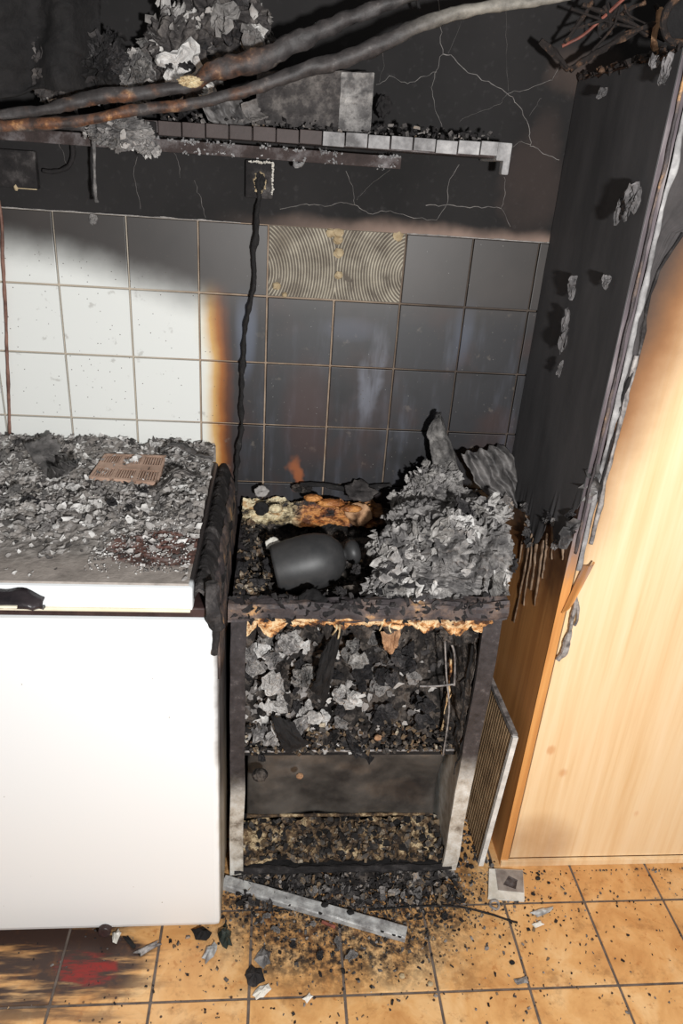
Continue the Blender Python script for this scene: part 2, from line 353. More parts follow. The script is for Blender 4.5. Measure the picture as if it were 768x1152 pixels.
# ------------------------------------------------------------------ helpers
WOFF = {}
def put(o, parent=None):
    COL.objects.link(o)
    if parent is not None:
        o.parent = parent; o.location = Vector(o.location) - WOFF.get(parent.name, Vector())
    return o
def tag(o, label=None, cat=None, group=None, kind=None):
    if label: o['label'] = label
    if cat: o['category'] = cat
    if group: o['group'] = group
    if kind: o['kind'] = kind
    return o
def thing(name, label, cat, loc=(0,0,0), group=None):
    o = bpy.data.objects.new(name, None); COL.objects.link(o); o.location = loc; o.empty_display_size = .05
    WOFF[o.name] = Vector(loc)
    return tag(o, label, cat, group)
def rv(s=1.0): return Vector((random.gauss(0,s), random.gauss(0,s), random.gauss(0,s)))
def fr(p, sc, octv=4): return noise.fractal(Vector(p)*sc, 1.0, 2.0, octv)
class MB:
    def __init__(s): s.v = []; s.f = []; s.mi = []
    def add(s, vs, fs, mi=0):
        b = len(s.v); s.v += [tuple(p) for p in vs]; s.f += [tuple(b+i for i in f) for f in fs]; s.mi += [mi]*len(fs)
    def box(s, a, b, bev=0.0, mi=0, rot=None, c=None):
        a = Vector(a); b = Vector(b)
        bm = bmesh.new(); bmesh.ops.create_cube(bm, size=1)
        for v in bm.verts: v.co = Vector(((a.x+b.x)/2 + v.co.x*(b.x-a.x), (a.y+b.y)/2 + v.co.y*(b.y-a.y), (a.z+b.z)/2 + v.co.z*(b.z-a.z)))
        if bev: bmesh.ops.bevel(bm, geom=bm.edges[:], offset=bev, segments=2, affect='EDGES', profile=.6)
        if rot is not None:
            for v in bm.verts: v.co = rot @ v.co
        bm.verts.index_update(); s.add([v.co.copy() for v in bm.verts], [[v.index for v in f.verts] for f in bm.faces], mi); bm.free()
        return s
    def grid(s, fn, nu, nv, mi=0):
        vs = [fn(i/nu, j/nv) for j in range(nv+1) for i in range(nu+1)]; w = nu+1
        s.add(vs, [(j*w+i, j*w+i+1, (j+1)*w+i+1, (j+1)*w+i) for j in range(nv) for i in range(nu)], mi); return s
    def tube(s, pts, rad, n=8, mi=0, bump=0.0, seed=0):
        pts = [Vector(p) for p in pts]; vs = []; prev = None
        for k, p in enumerate(pts):
            t = (pts[min(k+1, len(pts)-1)] - pts[max(k-1, 0)]).normalized()
            if prev is None: u = t.orthogonal().normalized()
            else: u = (prev - t*prev.dot(t)).normalized()
            prev = u; w = t.cross(u)
            r = rad[k] if isinstance(rad, (list, tuple)) else rad
            for i in range(n):
                a = 2*math.pi*i/n; d = u*math.cos(a) + w*math.sin(a)
                q = r
                if bump: q = r*(1 + bump*fr(p + d*r*2 + Vector((seed,0,0)), 40, 3))
                vs.append(p + d*q)
        fs = [(k*n+i, k*n+(i+1) % n, (k+1)*n+(i+1) % n, (k+1)*n+i) for k in range(len(pts)-1) for i in range(n)]
        fs += [tuple(range(n-1, -1, -1)), tuple((len(pts)-1)*n+i for i in range(n))]
        s.add(vs, fs, mi); return s
    def lathe(s, prof, base, axis, n=32, mi=0):
        axis = Vector(axis).normalized(); u = axis.orthogonal().normalized(); w = axis.cross(u); base = Vector(base); vs = []
        for (r, h) in prof:
            for i in range(n):
                a = 2*math.pi*i/n; vs.append(base + axis*h + (u*math.cos(a)+w*math.sin(a))*r)
        s.add(vs, [(k*n+i, k*n+(i+1) % n, (k+1)*n+(i+1) % n, (k+1)*n+i) for k in range(len(prof)-1) for i in range(n)], mi); return s
    def flake(s, loc, nrm, size, curl=.6, mi=0, asp=1.0, n=9):
        loc = Vector(loc); nrm = Vector(nrm).normalized(); u = nrm.orthogonal().normalized()
        u = Quaternion(nrm, random.uniform(0, 6.283)) @ u; w = nrm.cross(u)
        c1 = random.uniform(-.3, 1)*curl; c2 = random.uniform(-.5, .5)*curl; ph = random.random()*6; sd = random.random()*50; fq_ = random.uniform(3, 7); ka = random.random()*3
        def P(a, r):
            x = math.cos(a)*r; y = math.sin(a)*r*asp
            h = c1*x*x + c2*y*y + .14*curl*math.sin(fq_*(x*math.cos(ka)+y*math.sin(ka))+ph) + .30*curl*noise.noise(Vector((x*1.7, y*1.7, sd)))
            return loc + (u*x + w*y + nrm*h)*size
        vs = [P(0, 0)]; rr = [random.uniform(.4, 1.2) for _ in range(n)]; asp *= random.uniform(.5, 1)
        for q in (.36, .72, 1.0):
            for i in range(n): vs.append(P(6.283*(i+(.35*(random.random()-.5) if q == 1 else 0))/n, q*(1+(rr[i]-1)*q)))
        fs = [(0, 1+i, 1+(i+1) % n) for i in range(n)]
        for q in (0, 1): s0 = 1+q*n; fs += [(s0+i, s0+n+i, s0+n+(i+1) % n, s0+(i+1) % n) for i in range(n)]
        s.add(vs, fs, mi); return s
    def chip(s, loc, size, mi=0):
        """a small angular solid"""
        q = Quaternion(rv().normalized(), random.random()*6.28)
        sx, sy, sz = size*random.uniform(.5, 1.2), size*random.uniform(.3, .9), size*random.uniform(.15, .5)
        vs = [Vector(loc) + q @ Vector((a*sx*random.uniform(.5, 1.1), b*sy*random.uniform(.5, 1.1), c*sz)) for a in (-1, 1) for b in (-1, 1) for c in (-1, 1)]
        s.add(vs, [(0,1,3,2), (4,6,7,5), (0,4,5,1), (2,3,7,6), (0,2,6,4), (1,5,7,3)], mi); return s
    def lump(s, c, rad, seed, amt=.35, sub=3, sc=3.0, mi=0, fine=1.0):
        """crumpled mass: ridged, warped folds on an ellipsoid"""
        bm = bmesh.new(); bmesh.ops.create_icosphere(bm, subdivisions=sub, radius=1); vs = []
        o1 = Vector((seed*1.3, seed*.7, seed*2.1))
        for v in bm.verts:
            d = v.co.normalized(); q = d*sc*.5+o1; q = q+noise.noise_vector(q*1.4)*.55
            h = 1+amt*(.9*(.5-abs(noise.noise(q*1.6))*1.7)+.5*(.4-abs(noise.noise(q*3.7))*1.4)+fine*.28*(.4-abs(noise.noise(q*8.1))*1.4)+(fine*.16*noise.noise(q*17) if sub > 4 else 0))
            vs.append(Vector(c) + Vector((d.x*rad[0], d.y*rad[1], d.z*rad[2]))*h)
        bm.verts.index_update(); s.add(vs, [[v.index for v in f.verts] for f in bm.faces], mi); bm.free(); return vs
    def crumple(s, c, nrm, w, h, amp=.35, n=20, mi=0, roll=None, curl=0.0):
        """a torn, folded scrap of burnt sheet"""
        c = Vector(c); nrm = Vector(nrm).normalized(); u = nrm.orthogonal().normalized()
        u = Quaternion(nrm, random.uniform(0, 6.283) if roll is None else roll) @ u; v = nrm.cross(u); sd = random.random()*80; sz = (w+h)/2
        na = 26; vs = []; nr = n//2
        def disp(x, y):
            q = Vector((x*1.1, y*1.1, sd)); q = q+noise.noise_vector(q*1.3)*.5
            return amp*(.62*abs(noise.noise(q*1.5))*2+.34*abs(noise.noise(q*3.3))*2+.15*abs(noise.noise(q*7.3))*2-.5)
        def P(a, t):
            x, y = math.cos(a), math.sin(a); k = 1/max(abs(x), abs(y))**.55
            R = k*(.72+.42*noise.noise(Vector((x*1.1, y*1.1, sd+9)))+.16*noise.noise(Vector((x*5, y*5, sd+3)))); x *= R*t; y *= R*t
            return c+u*x*w+v*y*h+nrm*(disp(x, y)*sz+curl*sz*(x*x-.3))+u*(.12*sz*noise.noise(Vector((x*3, y*3, sd+20))))
        vs.append(P(0, 0))
        for k in range(1, nr+1):
            for i in range(na): vs.append(P(6.2832*i/na, k/nr))
        fs = [(0, 1+i, 1+(i+1) % na) for i in range(na)]
        for k in range(nr-1):
            a0 = 1+k*na; fs += [(a0+i, a0+na+i, a0+na+(i+1) % na, a0+(i+1) % na) for i in range(na)]
        s.add(vs, fs, mi); return s
    def mesh(s, name, mats, smooth=False):
        m = bpy.data.meshes.new(name); m.from_pydata(s.v, [], s.f)
        for k in (mats if isinstance(mats, (list, tuple)) else [mats]): m.materials.append(MT[k])
        if any(s.mi): m.polygons.foreach_set('material_index', s.mi)
        if smooth: m.polygons.foreach_set('use_smooth', [True]*len(m.polygons))
        m.update(); return m
    def build(s, name, mats, parent=None, smooth=False, solid=0.0, bevel=0.0):
        o = bpy.data.objects.new(name, s.mesh(name, mats, smooth)); put(o, parent); WOFF[o.name] = Vector()
        if solid: md = o.modifiers.new('solid', 'SOLIDIFY'); md.thickness = solid; md.offset = 0
        return o
def smooth_path(pts, k=6):
    pts = [Vector(p) for p in pts]; out = []
    for i in range(len(pts)-1):
        p0, p1, p2, p3 = pts[max(i-1, 0)], pts[i], pts[i+1], pts[min(i+2, len(pts)-1)]
        for j in range(k):
            t = j/k; out.append(.5*((2*p1) + (p2-p0)*t + (2*p0-5*p1+4*p2-p3)*t*t + (3*p1-p0-3*p2+p3)*t**3))
    return out + [pts[-1]]
def lerp_tab(tab, x):
    if x <= tab[0][0]: return tab[0][1]
    for (a, va), (b, vb) in zip(tab, tab[1:]):
        if x <= b: return va + (vb-va)*(x-a)/(b-a)
    return tab[-1][1]
random.seed(7)

# ------------------------------------------------------------------ the setting
ZT = 1.448                          # top edge of the wall tiles
TS = .15                            # wall tile pitch
wb = MB().box((-1.9, 0, ZT), (1.7, .12, 2.35)).box((-1.9, .009, 0), (1.7, .12, ZT-.0005), mi=1)
wall = wb.build('wall_back', ['plaster', 'grout']); tag(wall, kind='structure')
# glazed tiles, each its own piece
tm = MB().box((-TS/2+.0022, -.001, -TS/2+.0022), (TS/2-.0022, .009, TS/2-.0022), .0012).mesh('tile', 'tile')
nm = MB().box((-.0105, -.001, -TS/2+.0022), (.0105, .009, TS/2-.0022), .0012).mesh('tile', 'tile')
for r in range(0, 9):
    for c in range(-9, 8):
        if r == 0 and c in (4, 5): continue
        o = bpy.data.objects.new('tile', tm); o.location = ((c-4+.5)*TS, 0, ZT-(r+.5)*TS)
        o.rotation_euler = (random.gauss(0, .004), 0, random.gauss(0, .004)); put(o, wall)
    o = bpy.data.objects.new('tile', nm); o.location = (.6+.0125, 0, ZT-(r+.5)*TS); put(o, wall)
# bare combed adhesive where two tiles fell off: a flat bed and the comb's ridges standing out of it
MB().box((.001, .0062, ZT-.149), (.299, .012, ZT-.001)).build('adhesive_bed', 'adh_bed', wall)
def adh(u, v):
    x = .002+.296*u; z = ZT-.002-.146*(1-v)
    t = math.hypot(x+.045, (z-1.35)*.9)*1000 if x < .150+.004*fr((0, 0, z), 30, 2) else math.hypot(x-.325, (z-1.36)*.9)*1000
    t += 1.2*fr((x, 5, z), 9, 2)
    h = .0030*(.5+.5*math.sin(t))*(.9+.35*fr((x, 0, z), 20, 3))
    return Vector((x, .0078-h-.0008*fr((x, 1, z), 30, 3), z))
MB().grid(adh, 320, 130).build('adhesive_ridges', 'adhesive', wall, True)
for (px, py, s) in [(381, 285, .011), (380, 262, .012), (380, 270, .010), (381, 310, .009), (448, 266, .011), (372, 262, .010), (311, 322, .009), (320, 332, .006)]:
    p = at(px, py, y=0); b = MB(); b.lump(p+Vector((0, .003, 0)), (s, .006, s*.9), px, .4, 2); b.build('adhesive_lump', 'lump', wall)
# plaster cracks
def crack(pts, w, src):
    q = []
    for (a, b) in pts: q.append(at(384+a/2, b/2, y=0) if src == 2 else at(a/2, b/2, y=0))
    sp = []
    for a, b in zip(q, q[1:]):
        for j in range(5): p = a.lerp(b, j/5); sp.append(p + Vector((fr(p, 60, 3)*.004, 0, fr(p+Vector((9,0,0)), 60, 3)*.004)))
    sp.append(q[-1]); b = MB()
    for k, p in enumerate(sp):
        t = (sp[min(k+1, len(sp)-1)]-sp[max(k-1, 0)]).normalized(); nn = Vector((-t.z, 0, t.x))*w*(.6+.5*abs(fr(p, 90, 2)))
        b.v += [tuple(p+nn+Vector((0, .0005, 0))), tuple(p+Vector((0, -.0008, 0))), tuple(p-nn+Vector((0, .0005, 0)))]
    for k in range(len(sp)-1):
        for j in (0, 1): b.f.append((k*3+j, k*3+j+1, k*3+j+4, k*3+j+3)); b.mi.append(0)
    b.build('crack', 'crack', wall)
CR2 = [([(218,0),(222,60),(226,122),(214,160),(204,200),(212,245),(226,286)], 1), ([(226,122),(245,125),(275,158),(310,175),(345,190),(372,208),(395,235),(412,262),(422,290),(425,325),(455,345),(490,360)], 1.2),
 ([(372,208),(410,205),(440,192),(475,180),(490,150)], .9), ([(425,322),(400,320),(375,340)], .9), ([(78,190),(110,172),(150,190),(185,172),(214,162)], 1), ([(372,208),(355,235),(300,255),(265,275)], .6),
 ([(92,110),(95,150),(85,185)], .5), ([(265,370),(240,410),(238,460),(215,495),(160,490),(110,475),(60,480),(30,460),(0,455)], 1), ([(190,462),(240,462),(290,468),(330,465),(360,470)], 1.3),
 ([(30,460),(25,420),(10,385)], .8), ([(368,395),(368,440),(360,468),(380,510)], .9), ([(270,50),(240,120)], .5), ([(110,380),(60,420),(35,450)], .6), ([(425,260),(440,230),(450,222)], .6), ([(370,0),(370,100),(375,205)], .35)]
CR1 = [([(370,0),(360,40),(340,55),(325,90),(285,110)], .8), ([(307,355),(300,390),(308,430),(316,470)], .7), ([(388,340),(400,370),(405,400)], .7), ([(437,405),(450,445),(463,490)], .8), ([(630,470),(690,460),(730,465),(768,455)], 1), ([(125,300),(140,340),(150,370)], .6)]
for c, w in CR2: crack(c, .0011*w, 2)
for c, w in CR1: crack(c, .0011*w, 1)
# pale mortar lip above the tiles
b = MB()
for (x0, x1) in ((-.95, -.06), (.30, .62)):
    n = int((x1-x0)/.006)
    for k in range(n):
        x = x0+(x1-x0)*k/n; h = .0005+.0022*max(0, fr((x, 0, 3), 25, 4)+.25); d = .002+.004*abs(fr((x, 5, 3), 40, 3))
        b.box((x, -d, ZT-.001), (x+(x1-x0)/n, .005, ZT+h))
b.build('mortar_lip', 'crack', wall)

# floor with its tiles
FS = .2; FX = -.39691; FY = -.53906
fb = MB().box((-1.9, -2.4, -.08), (1.7, .12, -.0022)); floor = fb.build('floor', 'floor_grout'); tag(floor, kind='structure')
fm = MB().box((-FS/2+.0028, -FS/2+.0028, -.010), (FS/2-.0028, FS/2-.0028, 0), .0018).mesh('tile', 'floor')
for i in range(-5, 10):
    for j in range(-3, 6):
        o = bpy.data.objects.new('tile', fm); o.location = (FX+(i+.5)*FS, FY-(j-.5)*FS, 0)
        if o.location.y > .02: continue
        o.rotation_euler = (random.gauss(0, .002), random.gauss(0, .002), 0); put(o, floor)

# ------------------------------------------------------------------ chest freezer
XR = -.065; YF = -.598; LZ = .905
fz = thing('chest_freezer', 'white chest freezer with ash-covered lid and dark melted handle', 'freezer', (-.55, -.3, 0))
MB().box((-1.15, YF, .030), (XR, -.02, .838), .012).build('body', 'enamel', fz)
MB().box((-1.135, YF+.006, .838), (XR-.015, -.03, .858), .003).build('gasket', 'brown_plastic', fz)
lid = MB().box((-1.14, YF-.004, .858), (-.108, -.02, LZ), .006).build('lid', 'enamel', fz)
MB().box((-1.14, YF-.008, .857), (-.112, YF+.002, .864), .002).build('lid_trim', 'cream', lid)
# burnt corner strip along the right of the lid: crusted ridge and charred side rail
def ridge(u, v):
    y = YF+.01+(.585)*v; w = .046; x = -.112+w*u
    h = .862+.046*math.sin(math.pi*min(1, u*1.0+.12))*(.9+.14*fr((x*2, y, 0), 18, 4)) - .03*u
    return Vector((x+.004*fr((y, 2, 0), 20, 3), y, h+.005*fr((x, y, 4), 40, 3)))
MB().grid(ridge, 12, 110).build('lid_side_rim', 'char', fz, False, .006)
def srail(u, v):
    y = YF+.004+.575*v; a = u
    x = XR-.014+.016*math.sin(a*math.pi/2)+.003*fr((y, 1, 1), 16, 3); z = .868-.16*a*a-.01*fr((y, a, 3), 18, 3)
    return Vector((x, y, z))
MB().grid(srail, 8, 70).build('scorched_side_skin', 'rail', fz, True, .004)
# melted drip at the front corner
b = MB(); b.tube(smooth_path([at(238,655,y=-.59), at(240,685,y=-.60), at(243,710,y=-.6), at(241,735,y=-.6)]), [.012]*6+[.013]*6+[.006]*7, 8, bump=.5); b.build('melted_corner', 'char', fz)
# handle
hd = MB(); HX = at(45, 668, y=-.622).x
def hnd(u, v):
    x = -.75+(HX+.75)*u; top = .898 if u < .93 else .898-.016*((u-.93)/.07)
    a = v*math.pi*1.0
    return Vector((x, YF-.006-.026*math.sin(a)*(1 if u < .97 else .6), .866+(top-.866)*v+.004*fr((x, v, 0), 30, 3)))
hd.grid(hnd, 60, 10).build('handle', 'black_plastic', lid, True, .005)
MB().box((-.75, YF-.0375, .880), (HX-.035, YF-.030, .8845), .001).build('handle_trim', 'cream', lid)
ft = MB(); c = at(117, 1041, y=YF-.008); ft.lathe([(0, -.016), (.0115, -.016), (.0135, -.012), (.0135, .008), (.010, .010), (0, .010)], (c.x, YF-.004, .034), (0, -1, .15), 20); ft.build('foot_knob', 'brown_plastic', fz, True)
for x in (-1.05, -.2, -.35):
    MB().lathe([(0, 0), (.018, 0), (.018, .034), (0, .034)], (x, -.5 if x != -.35 else -.1, .0), (0, 0, 1), 14).build('foot', 'brown_plastic', fz)

# ash bed on the lid
def lidh(x, y):
    t = (y-YF)/.6
    base = .002+.040*max(0, min(1, (t-.62)/.34))**1.2*(.8+.2*fr((x, y, 0), 8)) + .012*max(0, min(1, (t-.22)/.3))
    return LZ+.001+max(0, base + (.010*min(1, max(0, (t-.12)/.25)))*fr((x, y, 2), 26, 5)+.006*min(1, max(0, (t-.1)/.3))*fr((x, y, 7), 70, 3))
MB().grid(lambda u, v: Vector((-1.12+1.005*u, YF+.0+.590*v, lidh(-1.12+1.005*u, YF+.59*v) if 0 < v < 1 else LZ-.004)), 210, 130).build('ash_bed', 'lid_ash')
o = bpy.data.objects['ash_bed']; tag(o, 'crust of grey ash and dust covering the freezer lid', 'ash', kind='stuff')
b = MB()
for k in range(9000):
    x = random.uniform(-1.0, -.118); y = YF+.59*random.random()
    t = (y-YF)/.6
    if random.random() > min(1, max(.03, (t-.10)*2.3)): continue
    s = random.choice([.003, .004, .005, .007, .010])*random.uniform(.7, 1.3)
    b.flake((x, y, lidh(x, y)+.001+s*.12), Vector((0, -.15, 1))+rv(.27), s, .7, n=8)
for k in range(700):
    x = random.uniform(-.30, -.12); y = random.uniform(-.56, -.36); b.chip((x, y, lidh(x, y)+.001), random.uniform(.001, .003))
tag(b.build('ash_flakes', 'fl_grey', None, True), 'countless small grey ash flakes strewn over the freezer lid', 'ash', kind='stuff')

# a family of loose flake meshes for the larger single flakes
def flake_meshes(mat, n=6, res=7, curl=.9, jag=.35):
    out = []
    for k in range(n):
        b = MB().crumple((0, 0, 0), (0, 0, 1), random.uniform(.8, 1.1), random.uniform(.55, .9), .55, 12, curl=random.uniform(-.3, .5)); out.append(b.mesh('ash_flake', mat))
    return out
FG = flake_meshes('lf_grey'); FP = flake_meshes('lf_pale', 4); FD = flake_meshes('lf_dark', 5)
def loose(name, meshes, loc, nrm, size, label, cat, group, spin=None):
    mm = random.choice(meshes); o = bpy.data.objects.new(name, mm); n = Vector(nrm).normalized()
    shade = {'lf_grey': 'grey', 'lf_pale': 'whitish', 'lf_dark': 'black'}.get({v.name: k for k, v in MT.items()}[mm.materials[0].name], '')
    label = label.replace('SHADE', shade); group = group.replace('SHADE', shade) if group else group
    q = Vector((0, 0, 1)).rotation_difference(n) @ Quaternion((0, 0, 1), random.uniform(0, 6.28) if spin is None else spin)
    o.rotation_mode = 'QUATERNION'; o.rotation_quaternion = q; o.location = loc; o.scale = (size, size, size); COL.objects.link(o)
    return tag(o, label, cat, group)
for k in range(90):
    for _ in range(30):
        x = random.uniform(-.68, -.13); y = random.uniform(-.45, -.02)
        if not (-.43 < x < -.24 and -.21 < y < -.06): break
    s = random.uniform(.009, .021)
    loose('ash_flake', FG if random.random() < .8 else FP, (x, y, lidh(x, y)+s*.18), Vector((0, -.35, 1))+rv(.3), s, 'curled SHADE ash flake lying in the debris on the freezer lid', 'ash flake', 'large SHADE ash flakes on the freezer lid')
for k in range(26):
    x = random.uniform(-.66, -.14); y = random.uniform(-.36, -.05)
    if -.46 < x < -.22 and -.24 < y < -.04: continue
    w_ = random.uniform(.014, .028)
    o = MB().crumple((x, y, lidh(x, y)+.006), Vector((0, -.35, 1))+rv(.25), w_, w_*.7, .6, 18).build('charred_scrap', random.choice(['sh_grey', 'sh_pale', 'sh_dark', 'sh_grey']))
    tag(o, 'crumpled charred scrap bedded in the ash on the freezer lid', 'scrap', 'crumpled scraps on the freezer lid')
# tan slotted panel half buried on the lid
tp = thing('slotted_panel', 'tan plastic panel with rows of slots half buried in ash on freezer', 'panel', (-.34, -.13, LZ))
A = at(112, 530, y=-.18); 
def quad_pt(u, v):
    p0, p1, p2, p3 = [at(a, b_, z=.944-.014*k) for (a, b_, k) in ((100, 537, 1), (178, 544, 1), (187, 513, 0), (118, 511, 0))]
    return p0.lerp(p1, u).lerp(p3.lerp(p2, u), v)
bars = MB()
e1 = (quad_pt(1, 0)-quad_pt(0, 0)); nrm = e1.cross(quad_pt(0, 1)-quad_pt(0, 0)).normalized()
def qbar(mb, u0, u1, v0, v1, t0=-.004, t1=.002):
    c = [quad_pt(u0, v0), quad_pt(u1, v0), quad_pt(u1, v1), quad_pt(u0, v1)]
    vs = [p+nrm*t0 for p in c]+[p+nrm*t1 for p in c]
    mb.add(vs, [(3,2,1,0), (4,5,6,7), (0,1,5,4), (1,2,6,5), (2,3,7,6), (3,0,4,7)])
qbar(bars, 0, 1, 0, 1, -.006, -.004)
for (a, b_) in ((0, .04), (.30, .36), (.62, .68), (.96, 1)): qbar(bars, a, b_, 0, 1)
for (a, b_) in ((0, .06), (.40, .62), (.94, 1)): qbar(bars, 0, 1, a, b_)
bars.build('panel_plate', 'grille_tan', tp)
for (ua, ub) in ((.04, .30), (.36, .62), (.68, .96)):
    for (va, vb) in ((.06, .40), (.62, .94)):
        n = 7
        for i in range(n):
            rb = MB(); a = ua+(ub-ua)*(i+.25)/n; qbar(rb, a, a+(ub-ua)/n*.5, va, vb, -.004, .0015); rb.build('rib', 'grille_tan', tp)
# dark curled sheets on the lid
def curl_sheet(name, p0, du, dv, pleat, k, label, cat, mat='peel', amp=.012, nu=40, nv=24, group=None, bend=.02, jag=.15):
    p0 = Vector(p0); du = Vector(du); dv = Vector(dv); nn = du.cross(dv).normalized(); sd = random.random()*40
    def f(u, v):
        jv = v*(1-jag*abs(fr((u, sd, 0), 6, 4))) ; ju = u*(1-jag*.6*abs(fr((v, sd, 3), 6, 4)))
        return p0+du*ju+dv*jv+nn*(amp*math.sin(pleat*u+1.5*v+sd)*(.5+.5*v)+bend*(u-.5)**2*4-bend*.5+.006*fr((u, v, sd), 5, 4))
    o = MB().grid(f, nu, nv).build(name, mat, None, True, .0012)
    return tag(o, label, cat, group)
curl_sheet('curled_sheet', at(28, 505, z=.955), at(68, 545, z=.945)-at(28, 505, z=.955), Vector((.05, .05, .012)), 9, 3, 'dark curled charred sheet lying on the ash beside the tan slotted panel', 'charred sheet', amp=.012, bend=.035, jag=.6)
curl_sheet('curled_sheet', at(180, 500, z=.955), at(238, 512, z=.948)-at(180, 500, z=.955), Vector((.01, -.055, .012)), 8, 3, 'grey curled charred sheet at the wall end of the freezer lid', 'charred sheet', amp=.008)
curl_sheet('curled_sheet', at(172, 545, z=.935), at(222, 530, z=.94)-at(172, 545, z=.935), Vector((.02, -.045, .02)), 9, 3, 'pale rippled charred sheet right against the tan slotted panel', 'charred sheet', 'fl_pale', amp=.007)

# ------------------------------------------------------------------ gutted appliance
AX0, AX1, AY, AB = -.052, .500, -.448, -.035
ap = thing('gutted_appliance', 'burnt-out open-fronted kitchen appliance beside the white freezer, filled with ash', 'appliance', (.22, -.24, 0))
def warped(mb, a, b, n=14, amp=.004, mi=0):
    """box of many segments along z with a slightly buckled skin"""
    a = Vector(a); b = Vector(b); vs = []
    for k in range(n+1):
        z = a.z+(b.z-a.z)*k/n
        for (x, y) in ((a.x, a.y), (b.x, a.y), (b.x, b.y), (a.x, b.y)):
            vs.append((x+amp*fr((x, y, z), 6, 3), y+amp*fr((x+5, y, z), 6, 3), z))
    fs = [(k*4+i, k*4+(i+1) % 4, (k+1)*4+(i+1) % 4, (k+1)*4+i) for k in range(n) for i in range(4)]+[(3,2,1,0), (n*4, n*4+1, n*4+2, n*4+3)]
    mb.add(vs, fs, mi); return mb
warped(MB(), (AX0, AY, .012), (AX0+.024, AB, .775)).build('side_panel', 'appl', ap)
warped(MB(), (AX1-.026, AY, .012), (AX1, AB, .775)).build('side_panel', 'appl', ap)
# front face flanges of the sides
warped(MB(), (AX0-.002, AY-.006, .012), (AX0+.030, AY+.004, .755)).build('front_flange', 'appl', ap)
warped(MB(), (AX1-.034, AY-.006, .012), (AX1+.002, AY+.004, .755)).build('front_flange', 'appl', ap)
MB().box((AX0+.02, AB-.012, .012), (AX1-.02, AB, .80)).build('back_panel', 'char_dark', ap)
# sagging top front rail
def rail(u, v):
    x = AX0-.006+(AX1-AX0+.016)*u; a = v*2*math.pi
    cz = .758+.012*u-.004*math.sin(u*3)+.004*fr((x, 0, 0), 10, 3); ry = .020; rz = .021*(1+.35*fr((x, 3, a*.2), 14, 3))
    sg = lambda t: math.copysign(abs(t)**.5, t)
    return Vector((x, AY+.012+ry*sg(math.cos(a))+.004*fr((x, a, 1), 20, 3), cz+rz*sg(math.sin(a))))
MB().grid(rail, 120, 20).build('top_front_rail', 'rail', ap)
# scorched foam hanging below the rail
def skirt(z0, y0, x0, x1, ln, seed, amp=.006):
    def f(u, v):
        x = x0+(x1-x0)*u; L = ln*(.35+1.1*abs(fr((x, seed, 0), 16, 5)))
        return Vector((x, y0+amp*fr((x, v*.1, seed), 24, 3)+.008*v, z0-L*v))
    return f
MB().grid(skirt(.748, AY-.006, AX0+.02, AX1-.02, .042, 3), 160, 5).build('foam_edge', 'foam', ap, False, .006)
MB().grid(skirt(.742, AY+.012, AX0+.03, AX1-.03, .075, 8, .010), 140, 6).build('foam_edge', 'charmix', ap, False, .005)
for k, (px, L) in enumerate(((382, .045), (378, .035), (308, .03), (430, .025), (470, .02), (505, .02), (300, .02), (440, .03))):     # melted drips
    p = at(px, 700, y=AY-.004)
    MB().tube(smooth_path([p, p+Vector((random.gauss(0, .002), .003, -L*.5)), p+Vector((random.gauss(0, .003), .006, -L))], 4), [.0024]*4+[.0016]*4+[.001], 6, bump=.5).build('foam_drip', 'foam_cream', ap)
b = MB()
for k in range(130):     # char scabs along the rail
    x = AX0+(AX1-AX0)*random.random(); p = rail((x-AX0+.006)/(AX1-AX0+.016), random.uniform(.2, .62)); b.flake(p+Vector((0, -.001, .001)), Vector((0, -.8, .7))+rv(.3), random.uniform(.005, .016), .8, asp=.7)
tag(b.build('rail_scabs', 'char', ap, True), kind='stuff')
b = MB()
for k in range(420):     # crust along the top of the side next to the freezer
    x = random.uniform(AX0+.008, AX0+.080); y = random.uniform(AY+.02, AB-.03); z = .778-.75*max(0, x-AX0-.024)
    if k % 2: b.flake((x, y, z+random.random()*.006), Vector((.3, -.3, 1))+rv(.4), random.uniform(.004, .013), .9)
    else: b.chip((x, y, z+.002), random.uniform(.003, .008))
tag(b.build('side_crust', 'fl_mix', ap), kind='stuff')
# rear top foam ledge
def ledge(u, v):
    x = AX0+.004+(AX1-AX0-.01)*u; a = v*math.pi
    r = (.033 if x < .30 else .024)*(1+.45*fr((x, 1, a*.5), 14, 4)+.2*fr((x, 4, a), 40, 3))
    return Vector((x+.004*fr((x, a, 7), 30, 3), AB-.008-r*math.cos(a)*1.05, .770+r*math.sin(a)*1.25+.006*fr((x, a, 9), 50, 3)))
MB().grid(ledge, 190, 26).build('foam_ledge', 'ledgefoam', ap)
for k, (px, py, rx, rz) in enumerate(((352, 560, .020, .008), (372, 566, .030, .010), (395, 572, .024, .008), (310, 572, .016, .010))):
    b = MB(); b.lump(at(px, py, y=-.078), (rx, .012, rz), k*1.7, .35, 4, 3, fine=.15); b.build('melted_foam', 'foam_orange' if k < 3 else 'foam_cream', ap, True)
